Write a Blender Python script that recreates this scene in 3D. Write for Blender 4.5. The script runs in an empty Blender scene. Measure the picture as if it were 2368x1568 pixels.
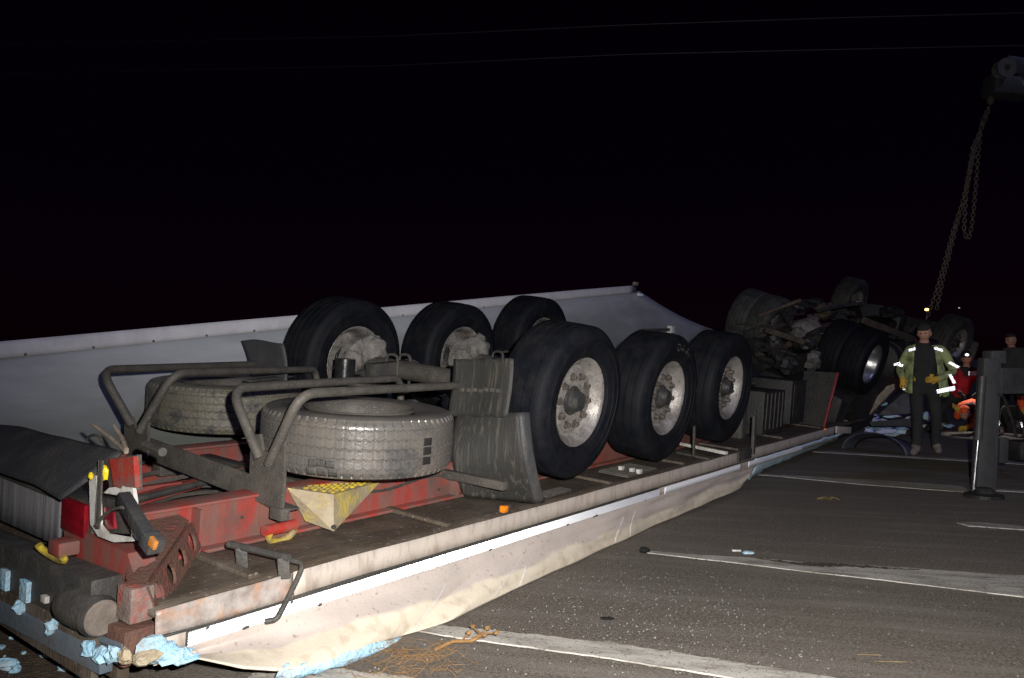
import bpy, bmesh, math, random
from mathutils import Matrix, Vector, noise
random.seed(7)
scene = bpy.context.scene
C = scene.collection
PI = math.pi

# ------------------------------------------------------------------ camera
CAM = Vector((0.0, 0.0, 1.32))
# rows of the camera-to-world rotation measured from the photograph
A = Matrix(((0.99999657, -0.00261799, 0.0),
            (-0.00005965, -0.02278294, 0.99974043),
            (0.00261731, 0.99973701, 0.02278302)))
cam = bpy.data.objects.new('camera', bpy.data.cameras.new('camera'))
C.objects.link(cam)
cam_right, cam_up, cam_fwd = (A @ Vector((1, 0, 0)), A @ Vector((0, 1, 0)), A @ Vector((0, 0, 1)))
m = Matrix((cam_right, cam_up, -cam_fwd)).transposed().to_4x4()
m.translation = CAM
cam.matrix_world = m
cam.data.sensor_width = 36.0
cam.data.lens = 36.0 * 1843.0 / 2368.0
cam.data.clip_start = 0.05
cam.data.clip_end = 3000
scene.camera = cam

# ------------------------------------------------------------------ night sky, faint blue beacon light, camera flash
world = bpy.data.worlds.new('World'); scene.world = world; world.use_nodes = True
nt = world.node_tree; nt.nodes.clear()
sky = nt.nodes.new('ShaderNodeTexSky'); sky.sky_type = 'NISHITA'; sky.sun_disc = False
sky.sun_elevation = math.radians(60); sky.sun_rotation = math.radians(200)
tint = nt.nodes.new('ShaderNodeMix'); tint.data_type = 'RGBA'; tint.blend_type = 'MULTIPLY'
tint.inputs[0].default_value = 1.0; tint.inputs[7].default_value = (0.62, 0.06, 0.42, 1)
bg = nt.nodes.new('ShaderNodeBackground'); bg.inputs[1].default_value = 0.00075
wo = nt.nodes.new('ShaderNodeOutputWorld')
nt.links.new(sky.outputs[0], tint.inputs[6]); nt.links.new(tint.outputs[2], bg.inputs[0]); nt.links.new(bg.outputs[0], wo.inputs[0])

sun = bpy.data.objects.new('blue_beacon_light', bpy.data.lights.new('blue_beacon_light', 'SUN')); C.objects.link(sun)
sun.data.energy = 0.28; sun.data.color = (0.42, 0.45, 1.0); sun.data.angle = math.radians(6)
sun.rotation_euler = Vector((-0.55, 0.55, -0.62)).to_track_quat('-Z', 'Y').to_euler()

flash = bpy.data.objects.new('camera_flash', bpy.data.lights.new('camera_flash', 'SPOT')); C.objects.link(flash)
flash.data.energy = 1900.0; flash.data.spot_size = math.radians(104); flash.data.spot_blend = 1.0; flash.data.shadow_soft_size = 0.022; flash.data.color = (1.0, 0.97, 0.93)
flash.location = (0.15, -0.03, 1.45)
flash.rotation_euler = (A @ Vector(((1500 - 1184) / 1843, (784 - 1330) / 1843, 1))).to_track_quat('-Z', 'Y').to_euler()

vs = scene.view_settings
vs.view_transform = 'Standard'; vs.look = 'None'; vs.exposure = 0; vs.gamma = 1; vs.use_curve_mapping = False
scene.render.engine = 'CYCLES'
scene.cycles.max_bounces = 8; scene.cycles.glossy_bounces = 6; scene.cycles.diffuse_bounces = 3

# ------------------------------------------------------------------ measuring helpers (display pixel -> point on a real plane)
def wray(u, v): return A @ Vector(((u - 1184.0) / 1843.0, (784.0 - v) / 1843.0, 1.0))
def ground(u, v, z=0.0):
    d = wray(u, v); return CAM + d * ((z - CAM.z) / d.z)
def wdep(u, v, dep): return CAM + wray(u, v) * dep
RB = Matrix(((0.5869523393647981, -0.8069105684528806, 0.06619883558825045),
             (0.8096209388886336, 0.5848915111805832, -0.04915135259564015),
             (0.0009416088775691875, 0.08244546481124868, 0.9965951327920375)))
OB = Vector((0.41615323003405935, 5.282580355943198, 0.39273043141889385))
RBT = RB.transposed()
def w2b(P): return RBT @ (Vector(P) - OB)
def b2w(P): return RB @ Vector(P) + OB
CB = w2b(CAM)
def bp(u, v, ax, val):
    d = RBT @ wray(u, v); return CB + d * ((val - CB[ax]) / d[ax])
def bdep(u, v, dep): return w2b(wdep(u, v, dep))

# ------------------------------------------------------------------ materials
def mat(name, c1, c2=None, scale=6.0, lo=0.42, hi=0.62, rough=0.6, rough2=None, metal=0.0, bump=0.15, bscale=None,
        stretch=(1, 1, 1), speck=None, speck_scale=120, speck_amt=0.1, spec=0.4, detail=6.0, emit=None, coat=0.0, trans=0.0, grime=None, grime_scale=2.0, rot=0.0, grime_stretch=(1, 1, 1)):
    M = bpy.data.materials.new(name); M.use_nodes = True
    n = M.node_tree.nodes; l = M.node_tree.links
    b = n['Principled BSDF']
    tc = n.new('ShaderNodeTexCoord'); mp = n.new('ShaderNodeMapping'); mp.inputs['Scale'].default_value = stretch; mp.vector_type = 'TEXTURE'
    mp.inputs['Scale'].default_value = tuple(1 / x for x in stretch); mp.inputs['Rotation'].default_value = (0, 0, rot)
    l.new(tc.outputs['Object'], mp.inputs['Vector'])
    b.inputs['Metallic'].default_value = metal; b.inputs['Specular IOR Level'].default_value = spec
    b.inputs['Coat Weight'].default_value = coat; b.inputs['Transmission Weight'].default_value = trans
    no = n.new('ShaderNodeTexNoise'); no.inputs['Scale'].default_value = scale; no.inputs['Detail'].default_value = detail
    no.inputs['Roughness'].default_value = 0.65
    l.new(mp.outputs[0], no.inputs['Vector'])
    if c2 is None: c2 = tuple(min(1, x * 0.75) for x in c1)
    rp = n.new('ShaderNodeMapRange'); rp.inputs[1].default_value = lo; rp.inputs[2].default_value = hi
    l.new(no.outputs['Fac'], rp.inputs[0])
    mx = n.new('ShaderNodeMix'); mx.data_type = 'RGBA'
    mx.inputs[6].default_value = (*c1, 1); mx.inputs[7].default_value = (*c2, 1)
    l.new(rp.outputs[0], mx.inputs[0])
    col = mx.outputs[2]
    if grime:
        n3 = n.new('ShaderNodeTexNoise'); n3.inputs['Scale'].default_value = grime_scale; n3.inputs['Detail'].default_value = 8; n3.inputs['Roughness'].default_value = 0.7
        mp3 = n.new('ShaderNodeMapping'); mp3.vector_type = 'TEXTURE'; mp3.inputs['Scale'].default_value = tuple(1 / x for x in grime_stretch); mp3.inputs['Rotation'].default_value = (0, 0, rot)
        l.new(tc.outputs['Object'], mp3.inputs['Vector']); l.new(mp3.outputs[0], n3.inputs['Vector'])
        r3 = n.new('ShaderNodeMapRange'); r3.inputs[1].default_value = 0.48; r3.inputs[2].default_value = 0.66; r3.inputs[4].default_value = 0.85
        l.new(n3.outputs['Fac'], r3.inputs[0])
        m3 = n.new('ShaderNodeMix'); m3.data_type = 'RGBA'; m3.inputs[7].default_value = (*grime, 1)
        l.new(r3.outputs[0], m3.inputs[0]); l.new(col, m3.inputs[6]); col = m3.outputs[2]
    if speck:
        vo = n.new('ShaderNodeTexNoise'); vo.inputs['Scale'].default_value = speck_scale; vo.inputs['Detail'].default_value = 2
        l.new(tc.outputs['Object'], vo.inputs['Vector'])
        r2 = n.new('ShaderNodeMapRange'); r2.inputs[1].default_value = 0.72 - speck_amt; r2.inputs[2].default_value = 0.76 - speck_amt
        l.new(vo.outputs['Fac'], r2.inputs[0])
        m2 = n.new('ShaderNodeMix'); m2.data_type = 'RGBA'; m2.inputs[7].default_value = (*speck, 1)
        l.new(r2.outputs[0], m2.inputs[0]); l.new(col, m2.inputs[6]); col = m2.outputs[2]
    l.new(col, b.inputs['Base Color'])
    rr = n.new('ShaderNodeMapRange'); rr.inputs[3].default_value = rough; rr.inputs[4].default_value = rough2 if rough2 is not None else min(1, rough + 0.15)
    l.new(rp.outputs[0], rr.inputs[0]); l.new(rr.outputs[0], b.inputs['Roughness'])
    if bump:
        nb = n.new('ShaderNodeTexNoise'); nb.inputs['Scale'].default_value = bscale or scale * 6; nb.inputs['Detail'].default_value = 5
        l.new(mp.outputs[0], nb.inputs['Vector'])
        bu = n.new('ShaderNodeBump'); bu.inputs['Strength'].default_value = bump; bu.inputs['Distance'].default_value = 0.02
        l.new(nb.outputs['Fac'], bu.inputs['Height']); l.new(bu.outputs[0], b.inputs['Normal'])
    if emit:
        b.inputs['Emission Color'].default_value = (*emit[0], 1); b.inputs['Emission Strength'].default_value = emit[1]
    return M

M = {}
M['asphalt'] = mat('asphalt', (.085, .070, .055), (.235, .202, .165), scale=60, lo=.36, hi=.66, detail=5, rough=.85, bump=1.0, bscale=150, speck=(.55, .53, .50), speck_scale=62, speck_amt=.02, grime=(.225, .20, .172), grime_scale=2.6, grime_stretch=(.22, 1.8, 1), rot=-.27)
M['soil'] = mat('soil', (.06, .04, .026), (.10, .068, .045), scale=14, rough=.95, bump=1.0, bscale=60, speck=(.3, .27, .22), speck_scale=70, speck_amt=.05)
M['paint_line'] = mat('paint_line', (.46, .435, .39), (.20, .178, .15), scale=5, lo=.44, hi=.66, detail=9, rough=.75, bump=.3, stretch=(.6, 2.5, 1), rot=-.27, bscale=90, speck=(.13, .115, .10), speck_scale=60, speck_amt=.10)
M['rubber'] = mat('rubber', (.0045, .0055, .0085), (.011, .011, .013), scale=9, lo=.4, hi=.7, rough=.6, bump=.2, bscale=90, spec=.16)
M['sidewall'] = mat('sidewall', (.05, .05, .05), (.08, .075, .068), scale=9, lo=.4, hi=.7, rough=.55, bump=.1)
M['spare_rubber'] = mat('spare_rubber', (.095, .088, .080), (.040, .040, .042), scale=3.2, lo=.50, hi=.64, rough=.30, rough2=.5, bump=.10, bscale=70, spec=.55, grime=(.135, .115, .095), grime_scale=4)
M['spare_rubber_dusty'] = mat('spare_rubber_dusty', (.12, .11, .085), (.05, .05, .05), scale=8, lo=.5, hi=.62, rough=.5, bump=.35, bscale=60)
M['rim'] = mat('rim', (.40, .375, .35), (.215, .195, .18), scale=11, lo=.38, hi=.66, rough=.38, metal=.45, bump=.25, bscale=110, speck=(.08, .07, .062), speck_scale=70, speck_amt=.08, grime=(.16, .14, .125), grime_scale=6)
M['rim_bright'] = mat('rim_bright', (.5, .5, .5), (.3, .3, .3), scale=9, rough=.28, metal=.9, bump=.05)
M['hub'] = mat('hub', (.035, .035, .036), (.07, .064, .058), scale=14, rough=.4, metal=.2)
M['nut'] = mat('nut', (.085, .070, .06), (.15, .13, .115), scale=30, rough=.35, metal=.4)
M['red'] = mat('red', (.29, .037, .029), (.165, .078, .064), scale=4.5, lo=.38, hi=.58, rough=.5, bump=.12, bscale=60, stretch=(2.2, 2, .5), grime=(.09, .064, .053), grime_scale=3.2)
M['red_bright'] = mat('red_bright', (.33, .032, .023), (.20, .08, .06), scale=12, lo=.48, hi=.70, rough=.42, grime=(.15, .115, .10), grime_scale=7)
M['red_lens'] = mat('red_lens', (.22, .006, .012), (.14, .004, .01), scale=20, rough=.2, bump=.05, coat=.5)
M['floor'] = mat('floor', (.085, .064, .045), (.045, .034, .025), scale=2.2, lo=.38, hi=.66, rough=.55, rough2=.8, bump=.35, bscale=20, stretch=(.6, 3.5, 1), speck=(.2, .17, .14), speck_scale=40, speck_amt=.06, grime=(.12, .10, .08), grime_scale=2.5)
M['cream'] = mat('cream', (.46, .405, .35), (.38, .33, .285), scale=3.0, lo=.4, hi=.7, rough=.5, bump=.06, bscale=50, grime=(.29, .235, .195), grime_scale=14, grime_stretch=(1.5, 1, .4))
M['cream_skin'] = mat('cream_skin', (.50, .45, .36), (.38, .325, .275), scale=1.6, lo=.42, hi=.58, rough=.5, bump=.12, bscale=26, speck=(.2, .16, .12), speck_scale=60, speck_amt=.05)
M['alu'] = mat('alu', (.40, .36, .33), (.22, .185, .165), scale=9, lo=.4, hi=.62, rough=.35, metal=.1, bump=.35, bscale=22, grime=(.42, .22, .13), grime_scale=7)
M['tape'] = mat('tape', (.93, .93, .95), (.85, .86, .9), scale=40, rough=.3, bump=.02, speck=(.35, .33, .3), speck_scale=55, speck_amt=-.03)
M['white_panel'] = mat('white_panel', (.33, .335, .33), (.235, .24, .235), scale=1.5, lo=.35, hi=.7, rough=.42, bump=.05, bscale=12, stretch=(.5, 1, 2), grime=(.20, .20, .18), grime_scale=1.3)
M['trim'] = mat('trim', (.58, .575, .60), (.48, .475, .50), scale=4, rough=.35, metal=.1, bump=.03)
M['flap'] = mat('flap', (.040, .041, .044), (.065, .060, .055), scale=6, lo=.45, hi=.7, rough=.55, bump=.3, bscale=70, stretch=(1, 1, .5))
M['guard'] = mat('guard', (.026, .025, .023), (.085, .076, .060), scale=9, lo=.52, hi=.72, rough=.6, bump=.3, bscale=40, stretch=(4, 4, .22))
M['steel_dusty'] = mat('steel_dusty', (.082, .073, .062), (.046, .042, .038), scale=9, lo=.4, hi=.65, rough=.6, bump=.2, bscale=80, speck=(.14, .12, .10), speck_scale=90, speck_amt=.08)
M['steel_dark'] = mat('steel_dark', (.045, .043, .040), (.08, .072, .06), scale=8, lo=.45, hi=.7, rough=.55, bump=.3, bscale=60)
M['dust_grey'] = mat('dust_grey', (.21, .195, .175), (.10, .092, .084), scale=11, lo=.38, hi=.65, rough=.85, bump=.5, bscale=50)
M['rust'] = mat('rust', (.13, .065, .045), (.07, .05, .04), scale=10, lo=.4, hi=.6, rough=.7, bump=.5, bscale=60, grime=(.19, .05, .035), grime_scale=10)
M['chrome'] = mat('chrome', (.75, .75, .78), (.6, .6, .6), scale=5, rough=.18, metal=1.0, bump=0)
M['yellow'] = mat('yellow', (.48, .36, .03), (.22, .17, .07), scale=10, lo=.45, hi=.66, rough=.5, grime=(.18, .14, .09), grime_scale=12)
M['yellow_dirty'] = mat('yellow_dirty', (.30, .25, .17), (.24, .19, .12), scale=8, rough=.65, bump=.25, grime=(.5, .38, .04), grime_scale=5)
M['yellow_bright'] = mat('yellow_bright', (.9, .68, .01), (.7, .5, .02), scale=20, rough=.4)
M['amber'] = mat('amber', (.9, .24, .01), (.6, .16, .01), scale=60, rough=.25, bump=.1, coat=.4)
M['white_plastic'] = mat('white_plastic', (.62, .61, .58), (.40, .37, .33), scale=9, rough=.45)
M['chipped'] = mat('chipped', (.22, .175, .15), (.14, .105, .09), scale=9, rough=.7, bump=.4, bscale=60, grime=(.36, .05, .035), grime_scale=11)
M['red_dim'] = mat('red_dim', (.20, .012, .02), (.14, .012, .02), scale=9, rough=.5)
M['ribbed_white'] = mat('ribbed_white', (.24, .235, .245), (.11, .105, .11), scale=6, lo=.42, hi=.7, rough=.5, stretch=(9, 14, .3), bump=.15)
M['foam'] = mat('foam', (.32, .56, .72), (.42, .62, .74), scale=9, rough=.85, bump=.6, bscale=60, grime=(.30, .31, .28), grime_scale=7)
M['foam_violet_lit'] = mat('foam_violet_lit', (.50, .54, .90), (.58, .62, .84), scale=9, rough=.85, bump=.5, bscale=60)  # blue foam with violet emergency light put into its colour
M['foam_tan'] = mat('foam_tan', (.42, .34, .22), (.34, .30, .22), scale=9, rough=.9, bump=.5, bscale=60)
M['pale_wood'] = mat('pale_wood', (.30, .245, .19), (.17, .135, .10), scale=9, rough=.8)
M['blue_metal'] = mat('blue_metal', (.10, .125, .15), (.15, .17, .19), scale=6, rough=.5, grime=(.07, .055, .045), grime_scale=6)
M['dry_stem'] = mat('dry_stem', (.26, .145, .05), (.17, .09, .035), scale=30, rough=.8, bump=0)
M['straw'] = mat('straw', (.22, .16, .06), (.16, .11, .04), scale=30, rough=.8, bump=0)
M['pebble'] = mat('pebble', (.30, .31, .31), (.18, .17, .16), scale=30, rough=.8)
M['dark_chunk'] = mat('dark_chunk', (.010, .009, .008), rough=.8)
M['truck_dark'] = mat('truck_dark', (.016, .016, .017), (.033, .030, .026), scale=7, rough=.5, bump=.3, bscale=50)
M['truck_rusty'] = mat('truck_rusty', (.085, .06, .043), (.045, .036, .03), scale=7, rough=.7, bump=.4, bscale=40)
M['truck_grey'] = mat('truck_grey', (.11, .105, .098), (.06, .057, .053), scale=6, rough=.6, bump=.4, bscale=40)
M['crane_grey'] = mat('crane_grey', (.055, .055, .058), (.035, .035, .037), scale=5, rough=.45, bump=.15)
M['chain'] = mat('chain', (.13, .11, .085), (.09, .075, .06), scale=20, rough=.5, metal=.5)
M['hivis'] = mat('hivis', (.38, .44, .20), (.14, .175, .08), scale=9, lo=.45, hi=.64, rough=.8, bump=.5, bscale=25)
M['cloth_dark'] = mat('cloth_dark', (.022, .024, .026), (.035, .034, .032), scale=9, rough=.9, bump=.4, bscale=30)
M['cloth_red'] = mat('cloth_red', (.55, .02, .035), (.34, .014, .02), scale=10, rough=.8, bump=.5, bscale=24)
M['cloth_orange'] = mat('cloth_orange', (.95, .13, .03), (.8, .09, .02), scale=10, rough=.8, bump=.5, bscale=24)
M['skin'] = mat('skin', (.52, .29, .21), (.42, .21, .15), scale=20, rough=.55, bump=.1)
M['glove'] = mat('glove', (.62, .38, .04), (.5, .3, .05), scale=16, rough=.8)
M['boot'] = mat('boot', (.20, .16, .14), (.11, .09, .08), scale=14, rough=.8)
M['wire'] = mat('wire', (.07, .075, .075), rough=.5, bump=0)
M['lamp_glow'] = mat('lamp_glow', (1, .7, .3), rough=.5, bump=0, emit=((1.0, .55, .12), 9.0))
M['fender_blue'] = mat('fender_blue', (.05, .055, .085), (.09, .095, .12), scale=5, rough=.45)
M['foam_lit'] = mat('foam_lit', (.52, .72, .82), (.60, .76, .84), scale=9, rough=.85, bump=.5, bscale=60)  # lighter copy of foam, emergency light painted into the colour
M['amber_dirty'] = mat('amber_dirty', (.55, .20, .03), (.25, .13, .06), scale=40, rough=.4)
M['cap_grey'] = mat('cap_grey', (.20, .165, .135), (.11, .09, .075), scale=7, rough=.7, bump=.3)
M['damper_black'] = mat('damper_black', (.03, .03, .032), (.05, .048, .045), scale=8, rough=.22, metal=.6, bump=.05)
M['lamp_beam'] = mat('lamp_beam', (1, 1, 1), rough=.5, bump=0, emit=((.85, .9, 1.0), 3.0))
M['lamp_white'] = mat('lamp_white', (1, 1, 1), rough=.5, bump=0, emit=((.85, 1.0, .9), .5))
def mirror():
    Mm = bpy.data.materials.new('retro_prism'); Mm.use_nodes = True
    b = Mm.node_tree.nodes['Principled BSDF']
    b.inputs['Base Color'].default_value = (.93, .94, .97, 1); b.inputs['Metallic'].default_value = 1; b.inputs['Roughness'].default_value = .27
    return Mm
M['retro'] = mirror()
M['retro_sheet'] = mirror(); M['retro_sheet'].node_tree.nodes['Principled BSDF'].inputs['Metallic'].default_value = .85; M['retro_sheet'].node_tree.nodes['Principled BSDF'].inputs['Roughness'].default_value = .31; M['retro_sheet'].node_tree.nodes['Principled BSDF'].inputs['Base Color'].default_value = (.86, .87, .9, 1)
def panel_mat():    # white wall, raggedly darker towards its floor edge
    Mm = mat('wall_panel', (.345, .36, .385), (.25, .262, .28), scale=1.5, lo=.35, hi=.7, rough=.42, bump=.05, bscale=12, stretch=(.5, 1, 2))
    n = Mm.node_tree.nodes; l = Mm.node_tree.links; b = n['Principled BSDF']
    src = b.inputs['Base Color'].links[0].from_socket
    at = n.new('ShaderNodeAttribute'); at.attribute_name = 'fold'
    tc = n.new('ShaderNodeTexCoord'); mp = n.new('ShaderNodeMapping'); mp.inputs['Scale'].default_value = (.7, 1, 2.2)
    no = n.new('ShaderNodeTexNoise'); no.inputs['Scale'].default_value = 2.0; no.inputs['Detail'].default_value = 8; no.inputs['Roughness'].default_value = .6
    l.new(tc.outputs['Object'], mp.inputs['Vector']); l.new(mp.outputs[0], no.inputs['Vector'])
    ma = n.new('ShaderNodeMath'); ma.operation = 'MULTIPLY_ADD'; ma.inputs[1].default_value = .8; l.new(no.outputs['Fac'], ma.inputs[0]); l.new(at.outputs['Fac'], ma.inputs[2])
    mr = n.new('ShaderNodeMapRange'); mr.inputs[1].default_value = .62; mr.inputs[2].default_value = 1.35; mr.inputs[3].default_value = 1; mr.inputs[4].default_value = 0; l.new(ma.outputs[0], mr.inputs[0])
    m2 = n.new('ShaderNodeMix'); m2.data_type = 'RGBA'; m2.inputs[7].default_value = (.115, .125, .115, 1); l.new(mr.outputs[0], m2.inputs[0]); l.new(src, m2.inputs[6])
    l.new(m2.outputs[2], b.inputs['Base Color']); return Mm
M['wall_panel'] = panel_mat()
def skin_mat():     # outer skin: pinkish road film above, sand-coloured dust below with a ragged edge, scratches
    Mm = mat('wall_skin', (.47, .405, .36), (.395, .345, .31), scale=3, lo=.4, hi=.7, rough=.5, bump=.12, bscale=60, speck=(.30, .25, .21), speck_scale=45, speck_amt=.07)
    n = Mm.node_tree.nodes; l = Mm.node_tree.links; b = n['Principled BSDF']
    src = b.inputs['Base Color'].links[0].from_socket
    at = n.new('ShaderNodeAttribute'); at.attribute_name = 'fold'
    tc = n.new('ShaderNodeTexCoord'); no = n.new('ShaderNodeTexNoise'); no.inputs['Scale'].default_value = 2.4; no.inputs['Detail'].default_value = 7
    l.new(tc.outputs['Object'], no.inputs['Vector'])
    ma = n.new('ShaderNodeMath'); ma.operation = 'MULTIPLY_ADD'; ma.inputs[1].default_value = .75; l.new(no.outputs['Fac'], ma.inputs[0]); l.new(at.outputs['Fac'], ma.inputs[2])
    mr = n.new('ShaderNodeMapRange'); mr.inputs[1].default_value = .90; mr.inputs[2].default_value = .98; l.new(ma.outputs[0], mr.inputs[0])
    n2 = n.new('ShaderNodeTexNoise'); n2.inputs['Scale'].default_value = 14; n2.inputs['Detail'].default_value = 8; l.new(tc.outputs['Object'], n2.inputs['Vector'])
    m1 = n.new('ShaderNodeMix'); m1.data_type = 'RGBA'; m1.inputs[6].default_value = (.60, .53, .42, 1); m1.inputs[7].default_value = (.47, .40, .305, 1)
    r2 = n.new('ShaderNodeMapRange'); r2.inputs[1].default_value = .5; r2.inputs[2].default_value = .72; l.new(n2.outputs['Fac'], r2.inputs[0]); l.new(r2.outputs[0], m1.inputs[0])
    m2 = n.new('ShaderNodeMix'); m2.data_type = 'RGBA'; l.new(mr.outputs[0], m2.inputs[0]); l.new(src, m2.inputs[6]); l.new(m1.outputs[2], m2.inputs[7])
    l.new(m2.outputs[2], b.inputs['Base Color']); return Mm
M['wall_skin'] = skin_mat()

# ------------------------------------------------------------------ mesh builder
class MB:
    def __init__(s): s.v = []; s.f = []
    def add(s, vs, fs):
        o = len(s.v); s.v += [tuple(x) for x in vs]; s.f += [tuple(o + i for i in f) for f in fs]; return s
    def box(s, c, size, R=None):
        c = Vector(c); hx, hy, hz = size[0] / 2, size[1] / 2, size[2] / 2
        P = [Vector((x, y, z)) for x in (-hx, hx) for y in (-hy, hy) for z in (-hz, hz)]
        if R: P = [R @ p for p in P]
        return s.add([c + p for p in P], [(0, 1, 3, 2), (4, 6, 7, 5), (0, 4, 5, 1), (2, 3, 7, 6), (0, 2, 6, 4), (1, 5, 7, 3)])
    def bbox(s, c, size, R=None, b=.008):      # box with bevelled edges
        bm = bmesh.new(); bmesh.ops.create_cube(bm, size=1)
        for v in bm.verts: v.co = Vector((v.co.x * size[0], v.co.y * size[1], v.co.z * size[2]))
        bmesh.ops.bevel(bm, geom=bm.edges[:], offset=b, segments=2, affect='EDGES', profile=.6)
        c = Vector(c); bm.verts.index_update()
        s.add([c + ((R @ v.co) if R else v.co) for v in bm.verts], [[v.index for v in f.verts] for f in bm.faces]); bm.free(); return s
    def beam(s, p, q, w, h, up=(0, 0, 1), b=.006):
        p = Vector(p); q = Vector(q); d = q - p; L = d.length; x = d / L
        y = Vector(up).cross(x).normalized(); z = x.cross(y)
        return s.bbox((p + q) / 2, (L, w, h), Matrix((x, y, z)).transposed(), b)
    def tube(s, pts, r, n=10, caps=True):
        pts = [Vector(p) for p in pts]; rs = r if isinstance(r, (list, tuple)) else [r] * len(pts)
        t0 = (pts[1] - pts[0]).normalized(); u = t0.orthogonal().normalized()
        V = []; F = []
        for i, p in enumerate(pts):
            t = ((pts[min(i + 1, len(pts) - 1)] - pts[max(i - 1, 0)])).normalized()
            u = (u - t * u.dot(t)).normalized(); w = t.cross(u)
            for k in range(n):
                a = 2 * PI * k / n; V.append(p + (u * math.cos(a) + w * math.sin(a)) * rs[i])
        for i in range(len(pts) - 1):
            for k in range(n):
                F.append((i * n + k, i * n + (k + 1) % n, (i + 1) * n + (k + 1) % n, (i + 1) * n + k))
        if caps: F.append(tuple(range(n - 1, -1, -1))); F.append(tuple((len(pts) - 1) * n + k for k in range(n)))
        return s.add(V, F)
    def lathe(s, prof, c=(0, 0, 0), R=None, n=64, closed=False):   # profile (y, r) turned round the Y axis
        c = Vector(c); V = []; F = []; m_ = len(prof)
        for k in range(n):
            a = 2 * PI * k / n
            for (y, r) in prof:
                p = Vector((r * math.cos(a), y, r * math.sin(a))); V.append(c + ((R @ p) if R else p))
        for k in range(n):
            for j in range(m_ if closed else m_ - 1):
                j2 = (j + 1) % m_; k2 = (k + 1) % n
                F.append((k * m_ + j, k * m_ + j2, k2 * m_ + j2, k2 * m_ + j))
        return s.add(V, F)
    def cyl(s, p, q, r, n=20): return s.tube([p, q], r, n)
    def grid(s, fn, nu, nv):
        V = [fn(i / nu, j / nv) for i in range(nu + 1) for j in range(nv + 1)]
        F = [(i * (nv + 1) + j, (i + 1) * (nv + 1) + j, (i + 1) * (nv + 1) + j + 1, i * (nv + 1) + j + 1) for i in range(nu) for j in range(nv)]
        return s.add(V, F)
    def poly_slab(s, pts, off):      # closed outline extruded along off
        pts = [Vector(p) for p in pts]; n = len(pts); off = Vector(off)
        return s.add(pts + [p + off for p in pts], [tuple(range(n)), tuple(range(2 * n - 1, n - 1, -1))] + [(i, n + i, n + (i + 1) % n, (i + 1) % n) for i in range(n)])
    def blob(s, c, rad, amp=.2, freq=3.0, nu=14, nv=10, seed=0.0, R=None):
        c = Vector(c); V = []; F = []
        for j in range(nv + 1):
            t = PI * j / nv
            for i in range(nu):
                a = 2 * PI * i / nu
                d = Vector((math.sin(t) * math.cos(a), math.sin(t) * math.sin(a), math.cos(t)))
                k = 1 + amp * noise.noise(d * freq + Vector((seed, seed * 1.7, 3.1)))
                p = Vector((d.x * rad[0], d.y * rad[1], d.z * rad[2])) * k
                V.append(c + ((R @ p) if R else p))
        for j in range(nv):
            for i in range(nu):
                F.append((j * nu + i, (j + 1) * nu + i, (j + 1) * nu + (i + 1) % nu, j * nu + (i + 1) % nu))
        return s.add(V, F)
    def chunk(s, c, size, seed, jag=.35):
        rnd = random.Random(seed); bm = bmesh.new(); bmesh.ops.create_icosphere(bm, subdivisions=2, radius=.5)
        c = Vector(c); bm.verts.index_update(); V = []
        for v in bm.verts:
            k = 1 + jag * (1.6 * noise.noise(v.co * 4.5 + Vector((seed * 3.1, seed, 0))) + rnd.uniform(-.4, .4)); V.append(c + Vector((v.co.x * size[0] * k, v.co.y * size[1] * k, v.co.z * size[2] * k)))
        s.add(V, [[v.index for v in f.verts] for f in bm.faces]); bm.free(); return s
    def build(s, name, material, parent=None, smooth=35, solid=None, recalc=True, **tags):
        me = bpy.data.meshes.new(name); me.from_pydata(s.v, [], s.f)
        if recalc:
            bm = bmesh.new(); bm.from_mesh(me); bmesh.ops.recalc_face_normals(bm, faces=bm.faces[:]); bm.to_mesh(me); bm.free()
        me.materials.append(M[material] if isinstance(material, str) else material)
        if smooth:
            me.shade_smooth(); me.set_sharp_from_angle(angle=math.radians(smooth))
        o = bpy.data.objects.new(name, me); C.objects.link(o)
        if parent: o.parent = parent
        if solid:
            md = o.modifiers.new('thickness', 'SOLIDIFY'); md.thickness = solid; md.offset = 0
        for k, v in tags.items(): o[k] = v
        return o
def empty(name, matrix=None, parent=None, **tags):
    o = bpy.data.objects.new(name, None); C.objects.link(o); o.empty_display_size = .2
    if parent: o.parent = parent
    if matrix is not None:
        if parent: o.matrix_local = matrix
        else: o.matrix_world = matrix
    for k, v in tags.items(): o[k] = v
    return o
def mtx(R, t):
    m_ = R.to_4x4(); m_.translation = t; return m_
def bend(pts, r=.08, n=5):            # round the inner corners of a polyline
    pts = [Vector(p) for p in pts]; out = [pts[0]]
    for i in range(1, len(pts) - 1):
        a = (pts[i - 1] - pts[i]); b = (pts[i + 1] - pts[i]); k = min(r, a.length * .45, b.length * .45)
        p0 = pts[i] + a.normalized() * k; p1 = pts[i] + b.normalized() * k
        for j in range(n + 1):
            t = j / n; out.append(p0 * (1 - t) ** 2 + pts[i] * 2 * t * (1 - t) + p1 * t ** 2)
    return out + [pts[-1]]
def lerp(a, b, t): return a + (b - a) * t
def poly_at(P, t):                    # point at fraction t of a polyline (by index)
    k = t * (len(P) - 1); i = min(int(k), len(P) - 2); return Vector(P[i]).lerp(Vector(P[i + 1]), k - i)

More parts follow.
